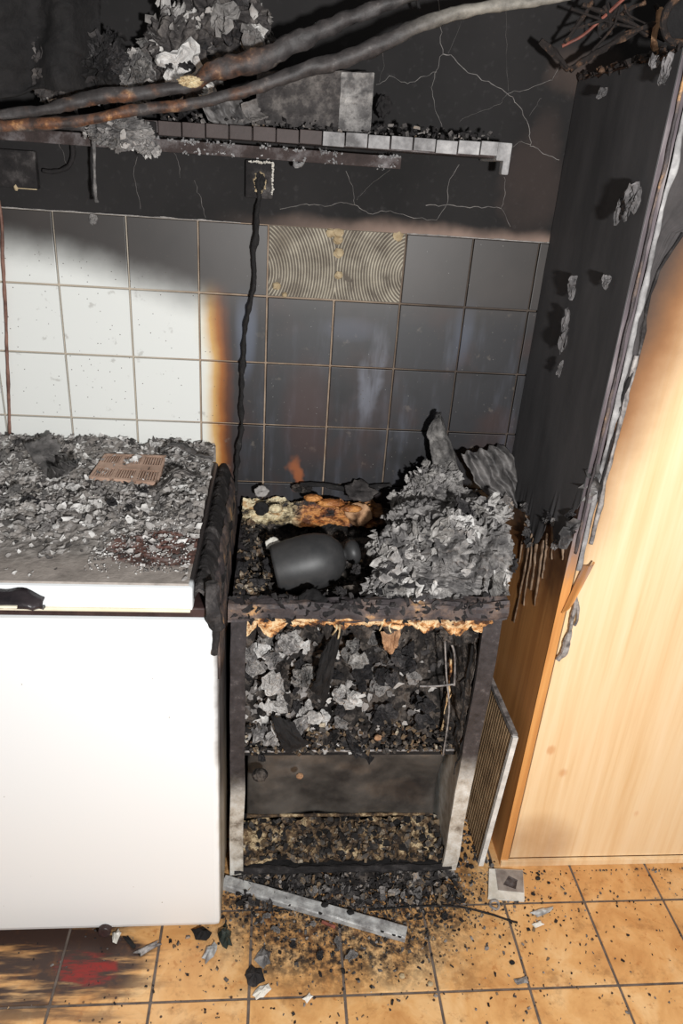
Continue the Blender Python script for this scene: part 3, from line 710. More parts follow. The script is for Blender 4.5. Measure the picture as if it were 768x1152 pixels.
# interior: ash-choked upper compartment (its front and top faces), shelf edge, kick sheet, tray
CXL, CXR = AX0+.022, AX1-.022
def face(u, v):
    x = CXL+(CXR-CXL)*u; z = .335+.405*v
    yb = -.375+.045*v-.10*max(0, (u-.70)/.30)*-1*(.55+.45*v)
    y = yb+.030*fr((x*1.2, 0, z), 9, 5)+.012*fr((x, 4, z), 40, 4)
    return Vector((x, min(y, AB-.02), z))
MB().grid(face, 150, 120).build('ash_fill_front', 'charmix', ap)
def toph(x, y):
    return .700+.018*fr((x, y, 3), 12, 5)+.010*fr((x, y, 8), 45, 4)-.012*math.exp(-((x-.2)/.06)**2-((y+.2)/.10)**2)*2+.05*max(0, (y+.17)/.10)+.02*max(0, (.02-x)/.05)
MB().grid(lambda u, v: Vector((CXL+(CXR-CXL)*u, AY+.03+(AB-AY-.045)*v, toph(CXL+(CXR-CXL)*u, AY+.03+(AB-AY-.045)*v))), 130, 100).build('ash_fill_top', 'charmix', ap)
MB().box((CXL, -.385, .322), (CXR, AB-.012, .334), .002).build('shelf', 'char_dark', ap)
b = MB(); b.tube([(CXL, -.386, .336), (CXR-.005, -.386, .338)], .003, 6); b.build('shelf_edge', 'grey_metal', ap)
def kick(u, v):
    x = CXL+.012+(CXR-CXL-.03)*u; z = .068+.262*v
    return Vector((x, -.325+.010*fr((u*2, v*1.2, 4), 2.2, 3)+.011*math.sin(v*8+u*5)*max(0, u-.40)*2, z))
MB().grid(kick, 60, 40).build('kick_sheet', 'sheet', ap, True, .002)
b = MB(); b.tube([(CXL+.012+(CXR-CXL-.03)*k/30, -.333, .072+.002*fr((k, 0, 0), .7)) for k in range(31)], .004, 6, bump=.4); b.build('kick_sheet_rim', 'slagtray', ap)
MB().box((CXL-.01, AY+.004, .012), (CXR+.01, -.05, .024), .002).build('bottom_pan', 'char_dark', ap)
def trayf(u, v):
    x = CXL+(CXR-CXL)*u; y = AY+.008+.112*v
    return Vector((x, y, .034+.022*v+.016*fr((x, y, 6), 22, 5)+.008*fr((x, y, 2), 70, 3)))
MB().grid(trayf, 120, 36).build('tray_residue', 'slagtray', ap)
MB().tube([(AX0+.01+(AX1-AX0-.02)*k/40, AY-.002, .020+.004*fr((k, 3, 0), .4)) for k in range(41)], .009, 8, bump=.4).build('bottom_rail', 'char', ap)
# right inner lining, shredded: vertical foam threads
for k in range(26):
    y = random.uniform(-.44, -.30); z1 = random.uniform(.40, .70); z0 = z1-random.uniform(.06, .22); x = CXR-.004-random.uniform(0, .03)-.03*max(0, (-.36-y)*-1)
    pts = [(x+random.gauss(0, .004), y+random.gauss(0, .004), z0+(z1-z0)*i/5) for i in range(6)]
    MB().tube(smooth_path(pts, 2), .0022*random.uniform(.6, 1.5), 5, bump=.9).build('lining_shred', 'foam' if k % 2 else 'char_dark', ap)
def liner(u, v):
    y = -.435+.20*u; z = .36+.37*v; return Vector((CXR-.012-.018*math.sin(u*3)+.014*fr((0, y, z), 14, 5), y, z))
MB().grid(liner, 40, 60).build('inner_lining', 'charmix', ap, False, .002)
MB().tube(smooth_path([at(472, 772, y=-.40), at(490, 772, y=-.405), at(508, 770, y=-.41), at(511, 768, y=-.41), at(511, 735, y=-.41), at(505, 720, y=-.41)], 4), .0022, 6).build('wire_bracket', 'grey_metal', ap)
MB().tube(smooth_path([at(500, 715, y=-.40), at(502, 760, y=-.405), at(505, 800, y=-.41), at(498, 850, y=-.41)], 4), .002, 6).build('wire_rod', 'grey_metal', ap)
# foam blob at the top right of the opening
b = MB(); b.lump((.430, -.40, .700), (.045, .04, .035), 5, .5, 4); b.build('charred_foam', 'charmix', ap)
# small scatter inside the opening, the tray and the top: uncountable
b = MB(); b2 = MB()
for k in range(500):
    u = random.random(); v = random.random(); p = face(u, v); s = random.uniform(.004, .014)
    if u > .75 and random.random() < .6: continue
    pale = fr((p.x, 3, p.z), 7, 3)-.9*(u-.45)
    tgt = b2 if pale > random.gauss(.0, .15) else b
    tgt.flake(p+Vector((0, -.004-s*.2, 0)), Vector((0, -1, .5))+rv(.45), s, .9, n=8)
tag(b2.build('opening_flakes', 'fl_pale', ap, True), kind='stuff'); 
for k in range(1600):
    x = random.uniform(CXL, CXR); y = random.uniform(AY+.03, AB-.03); s = random.uniform(.003, .010); b.flake((x, y, toph(x, y)+s*.15), Vector((0, -.2, 1))+rv(.5), s, .8, n=8)
    if k % 3 == 0: b.chip((x, y, toph(x, y)+.002), random.uniform(.003, .008))
tag(b.build('charred_bits', 'fl_dark', ap, True), kind='stuff')
b = MB()
for k in range(520):
    u, v = random.random(), random.random(); p = trayf(u, v); s = random.uniform(.003, .015)
    if k % 2: b.chip(p+Vector((0, 0, .003)), s*.8)
    else: b.flake(p+Vector((0, 0, s*.3)), Vector((0, -.4, 1))+rv(.5), s, .8, n=8)
for k in range(500):
    x = random.uniform(CXL, CXR); z = .345+random.expovariate(30); y = -.392+random.gauss(0, .008); b.chip((x, y, min(z, .42)), random.uniform(.003, .009))
tag(b.build('residue_bits', 'fl_mix', ap), kind='stuff')
for k in range(48):
    u = random.uniform(.03, .78); v = random.uniform(.12, .97); p = face(u, v); s = random.uniform(.013, .032)
    loose('ash_flake', FP if u < .5 and random.random() < .6 else (FG if random.random() < .5 else FD), p+Vector((0, -.022-s*.15, 0)), Vector((random.gauss(0, .3), -1, .55+random.gauss(0, .3))), s, 'curled SHADE ash flake stuck in the open front of the burnt appliance', 'ash flake', 'SHADE ash flakes in the appliance opening')
for k, (px, py, rx, rz, m) in enumerate(((298, 738, .030, .034, 'ashmix'), (330, 722, .034, .03, 'ashmix'), (312, 775, .034, .036, 'ashmix'), (348, 760, .026, .04, 'ashdark'), (300, 825, .032, .028, 'ashmix'), (345, 815, .036, .03, 'ashmix'), (392, 735, .034, .034, 'ashdark'), (385, 790, .034, .036, 'ashmix'), (425, 765, .034, .036, 'char'), (430, 812, .036, .03, 'char'), (468, 800, .030, .034, 'charmix'), (460, 745, .028, .03, 'char'), (300, 708, .026, .018, 'ashdark'), (400, 835, .05, .02, 'charmix'), (280, 850, .02, .018, 'char'))):
    for j in range(3):
        p = at(px+random.gauss(0, 9), py+random.gauss(0, 8), y=-.388-.010*j); b = MB().crumple(p, Vector((random.gauss(0, .35), -1, .45+random.gauss(0, .25))), rx*random.uniform(.6, 1.0), rz*random.uniform(.6, 1.0), .75, 22); b.build('ash_sheet', {'ashmix': 'sh_pale', 'ashdark': 'sh_grey', 'char': 'sh_dark', 'charmix': 'sh_dark'}[m], ap)
# long dark shards in the opening
for (pts, lab) in (([(385, 700), (362, 735), (350, 775), (366, 790)], 'long black folded char strip hanging in the front opening of the appliance'), ([(305, 805), (330, 812), (348, 835), (322, 848)], 'black wedge of char lying low in the front opening of the appliance'),
                   ([(428, 712), (452, 700), (440, 735), (432, 730)], 'brown triangular shard under the top rail of the appliance')):
    q = [at(a, b_, y=-.425) for a, b_ in pts]
    def f(u, v, q=q): return q[0].lerp(q[1], u).lerp(q[3].lerp(q[2], u), v)+Vector((.004*fr((u, v, 1), 4, 3), -.014*math.sin(math.pi*v)+.008*fr((u, v, 5), 3, 3), 0))
    tag(MB().grid(f, 14, 14).build('char_shard', 'clay' if 'brown' in lab else 'char_dark', None, False, .004), lab, 'char shard')
for (px, py, r) in ((292, 872, .017), (337, 873, .008), (425, 830, .008)):
    b = MB(); b.lump(at(px, py, y=-.405), (r, r*.8, r*.9), px, .25, 3); tag(b.build('clinker', 'charmix' if r > .01 else 'clay'), 'rounded dark clinker at the shelf edge above the dented sheet' if r > .01 else 'small pale clinker on the shelf edge inside the appliance', 'clinker', None if r > .01 else 'pale clinkers on the shelf edge')

# vessel lying on its side
vs_ = thing('vessel', 'round black vessel lying on its side in the burnt appliance', 'vessel', (.11, -.25, .70))
va = at(309, 640, y=-.285); ve = at(386, 622, y=-.270); ax = (ve-va).normalized()
va = va + Vector((0, 0, -.004)); L = (ve-va).length
b = MB(); R = .060
b.lathe([(R-.014, .08), (R-.011, .010), (R-.010, 0), (R-.005, 0), (R-.003, .006), (R+.001, L*.25), (R+.003, L*.5), (R+.001, L*.66), (R-.005, L*.79), (R-.013, L*.88), (R-.026, L*.96), (R-.036, L), (0, L+.002)], va, ax, 48)
b.build('body', 'vessel', vs_, True)
b = MB(); b.lathe([(.014, L-.004), (.013, L+.004), (.020, L+.007), (.026, L+.014), (.0275, L+.022), (.025, L+.031), (.017, L+.037), (0, L+.039)], va+Vector((0, .004, -.002)), ax, 32); b.build('knob', 'vessel', vs_, True)
# flat dark pieces and disc
def disc(name, c, nrm, r, mat, label, cat, wob=.25, th=.006, seed=1):
    b = MB(); nrm = Vector(nrm).normalized(); u = nrm.orthogonal().normalized(); w = nrm.cross(u); c = Vector(c); n = 28; vs = []
    for ring in (0.0001, .4, .75, 1):
        for i in range(n):
            a = 6.283*i/n; q = r*ring*(1+wob*ring*fr((math.cos(a), math.sin(a), seed), 1.6, 3)); vs.append(c+u*math.cos(a)*q+w*math.sin(a)*q+nrm*(.25*r*fr((math.cos(a)*ring, math.sin(a)*ring, seed), 1.5, 3)))
    b.add(vs, [(k*n+i, k*n+(i+1) % n, (k+1)*n+(i+1) % n, (k+1)*n+i) for k in range(3) for i in range(n)])
    return tag(b.build(name, mat, None, True, th), label, cat)
disc('scorched_disc', at(404, 578, y=-.075), (-.15, -1, .45), .030, 'clay', 'round tan scorched disc standing at the rear foam ledge', 'disc')
disc('lid_fragment', at(405, 553, y=-.055), (.1, -.5, 1), .034, 'ashdark', 'flat grey-brown fragment resting above the round scorched disc', 'fragment', .4)
disc('char_plate', at(351, 676, y=-.435), (0, -.5, 1), .026, 'char_dark', 'flat oval black plate lying on the top front rail below the vessel', 'char plate')
disc('char_plate', at(318, 678, y=-.43), (.2, -.6, 1), .018, 'char', 'small black plate on the front rail left of the oval plate', 'char plate')
disc('ash_chip', at(294, 553, y=-.06), (0, -.6, 1), .016, 'fl_pale', 'white ash chip at the corner of the rear foam ledge', 'chip')
disc('char_plate', at(294, 572, y=-.07), (-.3, -1, .4), .017, 'char_dark', 'dark oval plate stuck upright on the yellow rear foam', 'char plate', .15)
disc('ash_chip', at(307, 612, y=-.24), (0, -.6, 1), .016, 'white_chip', 'white chip tucked behind the black vessel', 'chip')
for (px, py, yy, s, nrm, lab) in ((272, 640, -.33, .024, (.3,-.6,1), 'dark curled char flake left of the vessel mouth'), (290, 655, -.36, .026, (.2,-.6,1), 'broad black char flake under the vessel mouth'), (300, 636, -.30, .022, (.8,-.5,.6), 'black upright char flake inside the vessel mouth'), (400, 640, -.36, .02, (-.4,-.6,1), 'brown-black char flake below the vessel knob'), (383, 665, -.42, .018, (0,-.6,1), 'black char flake on the front rail under the vessel knob')):
    loose('char_flake', FD, at(px, py, y=yy), nrm, s, lab, 'char flake', None)
b = MB(); b.lump(at(340, 549, y=-.035), (.022, .014, .009), 4, .5, 4); tag(b.build('burnt_plug', 'charmix'), 'burnt lump on the rear ledge under the orange scorch mark', 'lump')
b = MB(); b.tube(smooth_path([at(338, 546, y=-.03), at(360, 545, y=-.03), at(385, 550, y=-.035), at(410, 549, y=-.03), at(440, 546, y=-.025)], 5), .006, 7, bump=.5); tag(b.build('charred_cable', 'thin_cable'), 'short charred cord lying along the rear foam ledge', 'cord')

# ------------------------------------------------------------------ ash heap on the appliance
def heap(name, blobs, nfl, mats, label, base='ashmix', fmat='fl_grey', smin=.014, smax=.036):
    t = thing(name, label, 'ash heap', (sum(c[0].x for c in blobs)/len(blobs), sum(c[0].y for c in blobs)/len(blobs), min(c[0].z-c[1][2] for c in blobs)))
    b = MB(); surf = []
    for k, (c, r, amt) in enumerate(blobs): surf.append((b.lump(c, r, k*3.1+c.x*10, amt*.9, 5, 3.4, fine=.45), Vector(c)))
    tag(b.build('crust', base, t), None)
    f = MB()
    for k in range(int(nfl*.35)):
        vs, c = random.choice(surf); p = random.choice(vs); d = (p-c).normalized()
        s = random.uniform(smin, smax)*random.choice([.6, .8, 1])
        f.flake(p+d*.001, d+rv(.30), s*.6, 1.5)
    tag(f.build('flakes', fmat, t, True), None, None, None, 'stuff')
    for k in range(int(nfl*.28)):
        vs, c = random.choice(surf); p = random.choice(vs); d = (p-c).normalized()
        if d.z < -.35 or d.y > .6: continue
        w_ = random.uniform(1.4, 3.2)*smin
        MB().crumple(p+d*.003, d+rv(.35), w_, w_*random.uniform(.6, 1), .8, 20).build('ash_sheet', random.choice(['sh_pale', 'sh_pale', 'sh_grey', 'sh_grey', 'sh_dark']), t)
    return surf
V3 = Vector
big = heap('ash_heap', [(at(455, 625, y=-.34), (.058, .05, .062), .5), (at(505, 612, y=-.33), (.075, .07, .062), .5), (at(540, 625, y=-.34), (.058, .075, .07), .5), (at(490, 650, y=-.38), (.09, .05, .035), .5), (at(478, 590, y=-.26), (.07, .06, .045), .5), (at(535, 590, y=-.25), (.065, .06, .05), .5), (at(440, 655, y=-.38), (.04, .04, .03), .4)], 300, None, 'large heap of crumpled grey paper ash on the burnt appliance')
rear = heap('ash_heap', [(at(488, 552, y=-.12), (.055, .05, .05), .5), (at(470, 570, y=-.14), (.045, .05, .045), .5), (at(510, 570, y=-.13), (.055, .05, .045), .5)], 200, None, 'smaller brownish ash heap against the tiles behind the large heap', 'ashmix', 'fl_pale', .010, .024)
heapfl = 0
for vs, c in big*8:
    p = random.choice(vs); d = (p-c).normalized()
    if d.y > .2 or d.z < -.3: continue
    s = random.uniform(.014, .030)
    loose('ash_flake', FG if random.random() < .65 else FP, p+d*.003, d+rv(.4), s, 'curled SHADE ash flake on the large grey heap of the burnt appliance', 'ash flake', 'SHADE ash flakes on the large heap')
# tall spike, leaning slab, pleated peel
def strip_sheet(name, pts_l, pts_r, mat, label, cat, rip=.006, k=9, th=.003, nv=40, nu=10):
    L = smooth_path(pts_l, 8); R_ = smooth_path(pts_r, 8); n = min(len(L), len(R_))-1; sd = random.random()*30
    def f(u, v):
        i = v*n; a = int(min(i, n-1)); t = i-a
        l = L[a].lerp(L[a+1], t); r = R_[a].lerp(R_[a+1], t); p = l.lerp(r, u)
        return p+Vector((.004*fr((u*.2, v, sd), 9, 4), -rip*math.sin(u*k+2*math.sin(v*4))-.008*math.sin(math.pi*u)+.004*fr((u, v, sd), 8, 3), .003*fr((u, v, sd+4), 9, 3)))
    return tag(MB().grid(f, nu*2, nv*2).build(name, mat, None, True, th), label, cat)
W = lambda a, b_, y: at(a, b_, y=y)
strip_sheet('ash_spike', [W(492, 464, -.07), W(480, 485, -.07), W(484, 505, -.08), W(488, 528, -.09), W(500, 545, -.10)], [W(495, 463, -.07), W(502, 485, -.07), W(509, 505, -.075), W(515, 525, -.08), W(520, 545, -.09)], 'sh_grey', 'upright torn spike of ash standing on the brownish heap before the tiles', 'ash spike')
strip_sheet('pleated_peel', [W(518, 510, -.10), W(528, 528, -.10), W(536, 545, -.11), W(552, 560, -.12), W(566, 572, -.125)], [W(560, 500, -.02), W(574, 508, -.03), W(581, 525, -.04), W(586, 545, -.06), W(584, 566, -.09)], 'peel', 'dark pleated film peeled off the cabinet and fanned above the heap', 'peeled film', .011, 22, .002, 40, 24)
strip_sheet('pleated_peel', [W(550, 562, -.13), W(556, 572, -.13), W(566, 580, -.13)], [W(570, 556, -.12), W(576, 565, -.12), W(577, 582, -.12)], 'fl_dark', 'small crumpled film scrap below the large pleated peel', 'peeled film', .006, 12)

# ------------------------------------------------------------------ tall cabinet
SX = .622
cb = thing('tall_cabinet', 'tall wooden cabinet with charred black upper side and scorched pine door', 'cabinet', (.95, -.21, 0))
MB().box((SX, -.430, .0), (SX+.018, -.004, 1.762), .001).build('side_panel', 'side', cb)
MB().box((SX-.0008, -.4325, .0), (SX+.0188, -.4295, 1.755), .0006).build('edge_band', 'edge', cb)
MB().box((SX+.018, -.42, .0), (1.33, -.405, .045), .001).build('plinth', 'edge', cb)
MB().box((SX+.0, -.438, .0), (1.33, -.428, .018), .001).build('base_strip', 'door', cb)
MB().box((SX+.018, -.41, 1.744), (1.33, -.004, 1.762)).build('top_panel', 'char', cb)
MB().box((1.312, -.43, .0), (1.33, -.004, 1.762)).build('side_panel', 'side', cb)
MB().box((SX+.018, -.012, .02), (1.312, -.004, 1.744)).build('back_panel', 'side', cb)
dr = MB().box((SX+.0235, -.428, .020), (1.31, -.408, 1.742), .0012).build('door', 'door', cb)
# charred veneer on the door above the crack line
line = [at(768, 262, y=-.4305), at(742, 300, y=-.4305), at(728, 340, y=-.4305), at(722, 380, y=-.4305), at(718, 402, y=-.4305), at(702, 440, y=-.4305), at(690, 480, y=-.4305), at(680, 530, y=-.4305), at(664, 590, y=-.4305), at(655, 630, y=-.4305)]
lz = sorted([(p.z, p.x) for p in line])
def charf(u, v):
    z = .93+(1.742-.93)*v; x1 = lerp_tab(lz, z) if z < line[0].z else lerp_tab([(line[0].z, line[0].x), (line[0].z+.1, 1.0), (1.75, 1.3)], z)
    x1 += .004*fr((0, 0, z), 20, 3); x0 = SX+.0245
    return Vector((x0+(max(x1, x0+.002)-x0)*u, -.4295-.002*max(0, fr((u, 1, z), 12, 4)), z))
MB().grid(charf, 24, 120).build('charred_veneer', 'doorchar', dr, False, .002)
# lifted edge along that crack
pts = [Vector((lerp_tab(lz, z)-.001, -.433, z)) for z in [1.02+(line[0].z-1.02)*k/24 for k in range(25)]]
MB().tube(pts, [.0035*(.5+abs(fr(p, 30, 3))*1.6) for p in pts], 6, bump=.6).build('veneer_lip', 'char', dr)
# grey melted strips along the door edge
for (xo, w, zt, zb_, m, dy) in ((.0195, .012, 1.74, .86, 'gry_tile', -.433), (.0055, .006, 1.74, .90, 'rail', -.437), (.034, .010, 1.30, .92, 'grey_metal', -.4325)):
    def f(u, v, xo=xo, w=w, zt=zt, zb_=zb_, dy=dy):
        z = zb_+(zt-zb_)*v; return Vector((SX+xo+w*u*(.6+.7*abs(fr((xo, 0, z), 9, 4)))+.002*fr((0, xo, z), 14, 3), dy-.004*max(0, fr((u, xo, z), 10, 4))-.002*math.sin(math.pi*u), z))
    MB().grid(f, 4, 110).build('edge_strip', m, cb, True, .002)
# blackened film on the side panel, torn along its lower edge
low = [(-.435, 1.01), (-.415, .985), (-.40, .93), (-.38, .89), (-.36, .865), (-.345, .90), (-.33, .93), (-.31, .915), (-.29, .87), (-.27, .835), (-.25, .815), (-.235, .815), (-.22, .825), (-.20, .86), (-.17, .875), (-.14, .86), (-.11, .845), (-.07, .86), (-.004, .87)]
def film(u, v):
    y = -.432+.428*u; z0 = lerp_tab(low, y)+.012*fr((y, 0, 0), 60, 3); z = z0+(1.758+.008*fr((y, 3, 0), 20, 3)-z0)*v
    return Vector((SX-.0016-.0012*max(0, fr((0, y, z), 6, 3))-(.010*(1-v*14) if v < .07 else 0)*abs(fr((y, 0, 2), 14, 3)), y, z))
MB().grid(film, 110, 90).build('charred_film', 'film', cb, False, .0014)
# drips hanging from the film
for (a, b_, c, d_) in ((592, 575, 588, 640), (600, 605, 594, 690), (604, 612, 602, 672), (612, 608, 606, 690), (616, 600, 616, 660), (622, 592, 628, 640), (598, 600, 578, 700), (634, 600, 640, 640)):
    p = at(a, b_, x=SX-.004); q = at(c, d_, x=SX-.003); n = 10
    q.y = p.y+(q.y-p.y)*.35; 
    pts = [p.lerp(q, k/n)+Vector((0, random.gauss(0, .0015), 0)) for k in range(n+1)]
    MB().tube(pts, [.0034*(1-.5*k/n) for k in range(n+1)], 6, bump=.8).build('film_drip', 'drip', cb)
# ragged hem lying over the drip zone
for k in range(16):
    y = -.42+.30*random.random(); z = lerp_tab(low, y); L = random.uniform(.015, .04)
    MB().crumple(Vector((SX-.008, y, z+.004)), Vector((-1, -.7, .1))+rv(.2), random.uniform(.010, .022), random.uniform(.006, .012), .6, 14).build('film_tatter', random.choice(['sh_dark', 'peel']), cb)
# curled tears in the film
def tear(pts, w, lab_mat='peel_light', lift=.026):
    p0 = at(*pts[0], x=SX-.010); p1 = at(*pts[-1], x=SX-.010); c = p0.lerp(p1, .5); L = (p1-p0).length*.62
    nrm = Vector((-1, -.9, .15)); u = nrm.orthogonal().normalized(); dd = (p1-p0).normalized(); dd = (dd-nrm.normalized()*dd.dot(nrm.normalized())).normalized()
    ang = math.atan2(nrm.normalized().dot(u.cross(dd)), u.dot(dd))
    MB().crumple(c+Vector((-lift*.35, 0, 0)), nrm, L, w*.55, .5, 20, roll=ang).build('film_tear', lab_mat, cb)
tear([(722, 205), (718, 222), (716, 238), (712, 252)], .030, lift=.030)
tear([(708, 215), (706, 232), (704, 246), (702, 252)], .022, lift=.030)
tear([(652, 308), (648, 324), (646, 338)], .020, lift=.032)
tear([(644, 345), (641, 365), (638, 385), (637, 400)], .020, lift=.032)
tear([(637, 405), (634, 415), (632, 424)], .014)
tear([(688, 310), (688, 318), (684, 324)], .022)
tear([(684, 98), (682, 105), (680, 112)], .02)
tear([(758, 60), (754, 75), (750, 98)], .02)
tear([(744, 62), (742, 72), (741, 82)], .02)
# torn top edge
b = MB()
for k in range(60):
    y = -.43+.42*k/60; b.chip((SX+.002+random.gauss(0, .004), y, 1.765+random.gauss(0, .004)), random.uniform(.004, .010))
b.build('charred_top_edge', 'wirechar', cb)
# splintered chip and dripped strand on the front edge
q = [at(657, 636, y=-.438), at(668, 632, y=-.445), at(648, 668, y=-.445), at(632, 690, y=-.438)]
MB().grid(lambda u, v: q[0].lerp(q[1], u).lerp(q[3].lerp(q[2], u), v)+Vector((0, -.010*math.sin(math.pi*u), 0)), 8, 12).build('wood_splinter', 'edge', cb, False, .004)
MB().tube(smooth_path([at(648, 668, y=-.442), at(645, 690, y=-.441), at(640, 712, y=-.441), at(634, 733, y=-.441), at(627, 742, y=-.440)], 6), [.004]*6+[.005]*6+[.0065]*6+[.007]*7, 8, bump=.7).build('melted_strand', 'grey_metal', cb)
MB().tube(smooth_path([at(648, 672, y=-.442), at(650, 685, y=-.441), at(649, 698, y=-.441), at(646, 704, y=-.441)], 4), .0028, 6, bump=.7).build('melted_strand', 'grey_metal', cb)
for (a, b_) in ((640, 600), (633, 610), (645, 590), (666, 545), (662, 560), (668, 530)):
    strip = MB(); p = at(a, b_, y=-.434)
    strip.flake(p, Vector((-.6, -1, .2))+rv(.2), .016, 1.2, asp=1.5, n=9); strip.build('edge_curl', 'peel', cb)

# ------------------------------------------------------------------ ribbed grille leaning beside the cabinet
P0 = at(541, 972, z=.004); P1 = at(580, 828, y=P0.y+.0); D = Vector((.012, .30, .0))
gl = thing('ribbed_grille', 'brown ribbed grille with white edge leaning between appliance and cabinet', 'grille', P0)
P0.x -= .0; up = P1-P0
P0b = P0+Vector((0, .285, 0)); P1b = P1+Vector((-.004, .285, 0))
def gp(u, v): return P0.lerp(P0b, u).lerp(P1.lerp(P1b, u), v)
gn = (P0b-P0).cross(up).normalized()
if gn.x > 0: gn = -gn
def gbar(name, u0, u1, v0, v1, t0, t1, mat):
    c = [gp(u0, v0), gp(u1, v0), gp(u1, v1), gp(u0, v1)]
    b = MB(); b.add([p+gn*t0 for p in c]+[p+gn*t1 for p in c], [(0,1,2,3), (7,6,5,4), (4,5,1,0), (5,6,2,1), (6,7,3,2), (7,4,0,3)]); return b.build(name, mat, gl)
gbar('backing', 0, 1, 0, 1, -.003, .001, 'slatback')
for k in range(20): u = .035+.94*k/20; gbar('slat', u, u+.025, .01, .985, .001, .006, 'slat')
gbar('edge_trim', -.022, .02, 0, 1, -.004, .008, 'white_edge')
gbar('edge_trim', 0, 1, .985, 1.012, -.004, .008, 'grey_metal')

# ------------------------------------------------------------------ shelf on the wall
sh = thing('wall_shelf', 'charred wall shelf with small block edging and ash-coated end', 'shelf', (.1, -.07, 1.58))
SY = -.14
def zf(x): return 1.6005+.008*(x+.19)/.64
MB().box((-.62, SY+.012, 1.604), (.452, -.001, 1.624), .002).build('board', 'shelfwood', sh)
xs = [-.205+k*.0435 for k in range(16)]
for k, x in enumerate(xs):
    if x+.042 > .452: break
    z0 = zf(x)+random.gauss(0, .0006)
    MB().box((x, SY+random.gauss(0, .0016), z0), (x+.0415-random.random()*.001, SY+.012, z0+.0235+random.gauss(0, .0007)), .0012).build('edge_block', 'blk_tile' if x < .08 else 'gry_tile', sh)
MB().box((-.62, -.075, 1.573), (.262, -.055, 1.5955), .002).build('batten', 'shelfwood', sh)
b = MB()
for k in range(420):
    x = random.uniform(-.24, .26)
    if fr((x, 7, 0), 14, 3) < -.02: continue
    b.chip((x, -.0755, (1.594 if random.random() < .7 else 1.576)+random.gauss(0, .0028)), random.uniform(.001, .0038))
tag(b.build('ash_line', 'gry_tile', sh), kind='stuff')
b = MB().box((.436, SY-.004, 1.600), (.464, -.01, 1.632), .003).box((.450, SY-.004, 1.576), (.464, SY+.02, 1.604), .003); b.build('end_cap', 'gry_tile', sh)
MB().box((-.62, SY+.002, 1.597), (-.21, SY+.013, 1.622), .002).build('edge_board', 'char', sh)
b = MB()
for k in range(420):
    x = random.uniform(-.2, .44); b.chip((x, random.uniform(SY+.008, -.03), zf(x)+.025+min(.016, random.expovariate(160))), random.uniform(.002, .007))
tag(b.build('shelf_debris', 'fl_dark'), 'layer of crumbled charred bits along the top of the wall shelf', 'debris', kind='stuff')
# hanging bits under the shelf
b = MB(); b.tube(smooth_path([at(331, 180, y=-.06), at(333, 186, y=-.065), at(340, 184, y=-.06), at(341, 178, y=-.06)], 4), [.005]*13, 7, bump=.6); tag(b.build('melted_hook', 'gry_tile'), 'small pale melted hook under the wall shelf batten', 'hook')
# burnt box, folded sheets and clumps on the shelf
bx = thing('burnt_box', 'burnt box with ash-white end standing on the wall shelf', 'box', (.09, -.08, 1.63))
b0 = at(300, 138, y=-.10); b1 = at(420, 82, y=-.10)
def boxface(u, v):
    x = b0.x-.02+(b1.x-b0.x+.02)*u; z = 1.632+(.088+.012*u)*v
    return Vector((x, -.105+.006*fr((u, v, 2), 4, 4)+.012*(1-u)*v, z))
MB().grid(boxface, 40, 24).build('front_face', 'ashdark', bx, False, .003)
MB().grid(lambda u, v: boxface(.72+.28*u, v)+Vector((0, -.003+.002*fr((u, v, 3), 8, 3), 0)), 20, 24).build('ash_face', 'ashmix', bx, False, .003)
MB().grid(lambda u, v: boxface(u, 1)+Vector((0, .085*v, .004*fr((u, v, 8), 5, 3))), 40, 12).build('top_face', 'ashdark', bx, False, .003)
MB().grid(lambda u, v: boxface(1, u)+Vector((0, .085*v, 0)), 12, 12).build('end_face', 'ashmix', bx, False, .003)
b = MB(); b.lump(at(432, 120, y=-.06), (.014, .012, .018), 2, .5, 3); tag(b.build('char_lump', 'char'), 'small black char lump beside the ash-white end of the box', 'char lump')
curl_sheet('striped_sheet', at(235, 138, y=-.12), at(285, 140, y=-.12)-at(235, 138, y=-.12), Vector((-.03, .02, .055)), 26, 3, 'dark finely ridged sheet leaning on the shelf behind the hoses', 'charred sheet', 'peel', .003, 60, 20)
curl_sheet('pale_shard', at(270, 118, y=-.13), at(283, 140, y=-.13)-at(270, 118, y=-.13), Vector((.03, .01, .012)), 4, 3, 'pale ash shard between the ridged sheet and the burnt box', 'shard', 'fl_pale', .003, 20, 12)

def clump(name, c, r, label, base, fmat, nf, fs, amt=.5, seed=None):
    t = thing(name, label, 'ash clump', Vector(c)-Vector((0, 0, r[2])))
    b = MB(); vs = b.lump(c, r, seed if seed is not None else c[0]*17, amt, 5, 3.2, fine=.5); b.build('crust', base, t)
    f = MB()
    for k in range(nf//2):
        p = random.choice(vs); d = (p-Vector(c)).normalized()
        if d.y > .3: continue
        f.flake(p+d*.002, d+rv(.4)+Vector((0, -.2, 0)), random.uniform(*fs)*.6, 1.1)
    tag(f.build('flakes', fmat, t, True), None, None, None, 'stuff')
    for k in range(11):
        p = random.choice(vs); d = (p-Vector(c)).normalized()
        if d.y > .25: continue
        w_ = random.uniform(.35, .6)*min(r[0], r[2])+.006
        MB().crumple(p+d*.003, d+rv(.3)+Vector((0, -.3, 0)), w_, w_*random.uniform(.6, 1), .8, 20).build('ash_sheet', random.choice({'fl_pale': ['sh_pale', 'sh_pale', 'sh_grey'], 'fl_grey': ['sh_grey', 'sh_pale', 'sh_dark'], 'fl_dark': ['sh_dark', 'sh_dark', 'sh_grey']}[fmat]), t)
clump('ash_clump', at(205, 62, y=-.10), (.060, .05, .060), 'big pale grey clump of ash above the hoses on the shelf', 'ashdark', 'fl_grey', 60, (.010, .026))
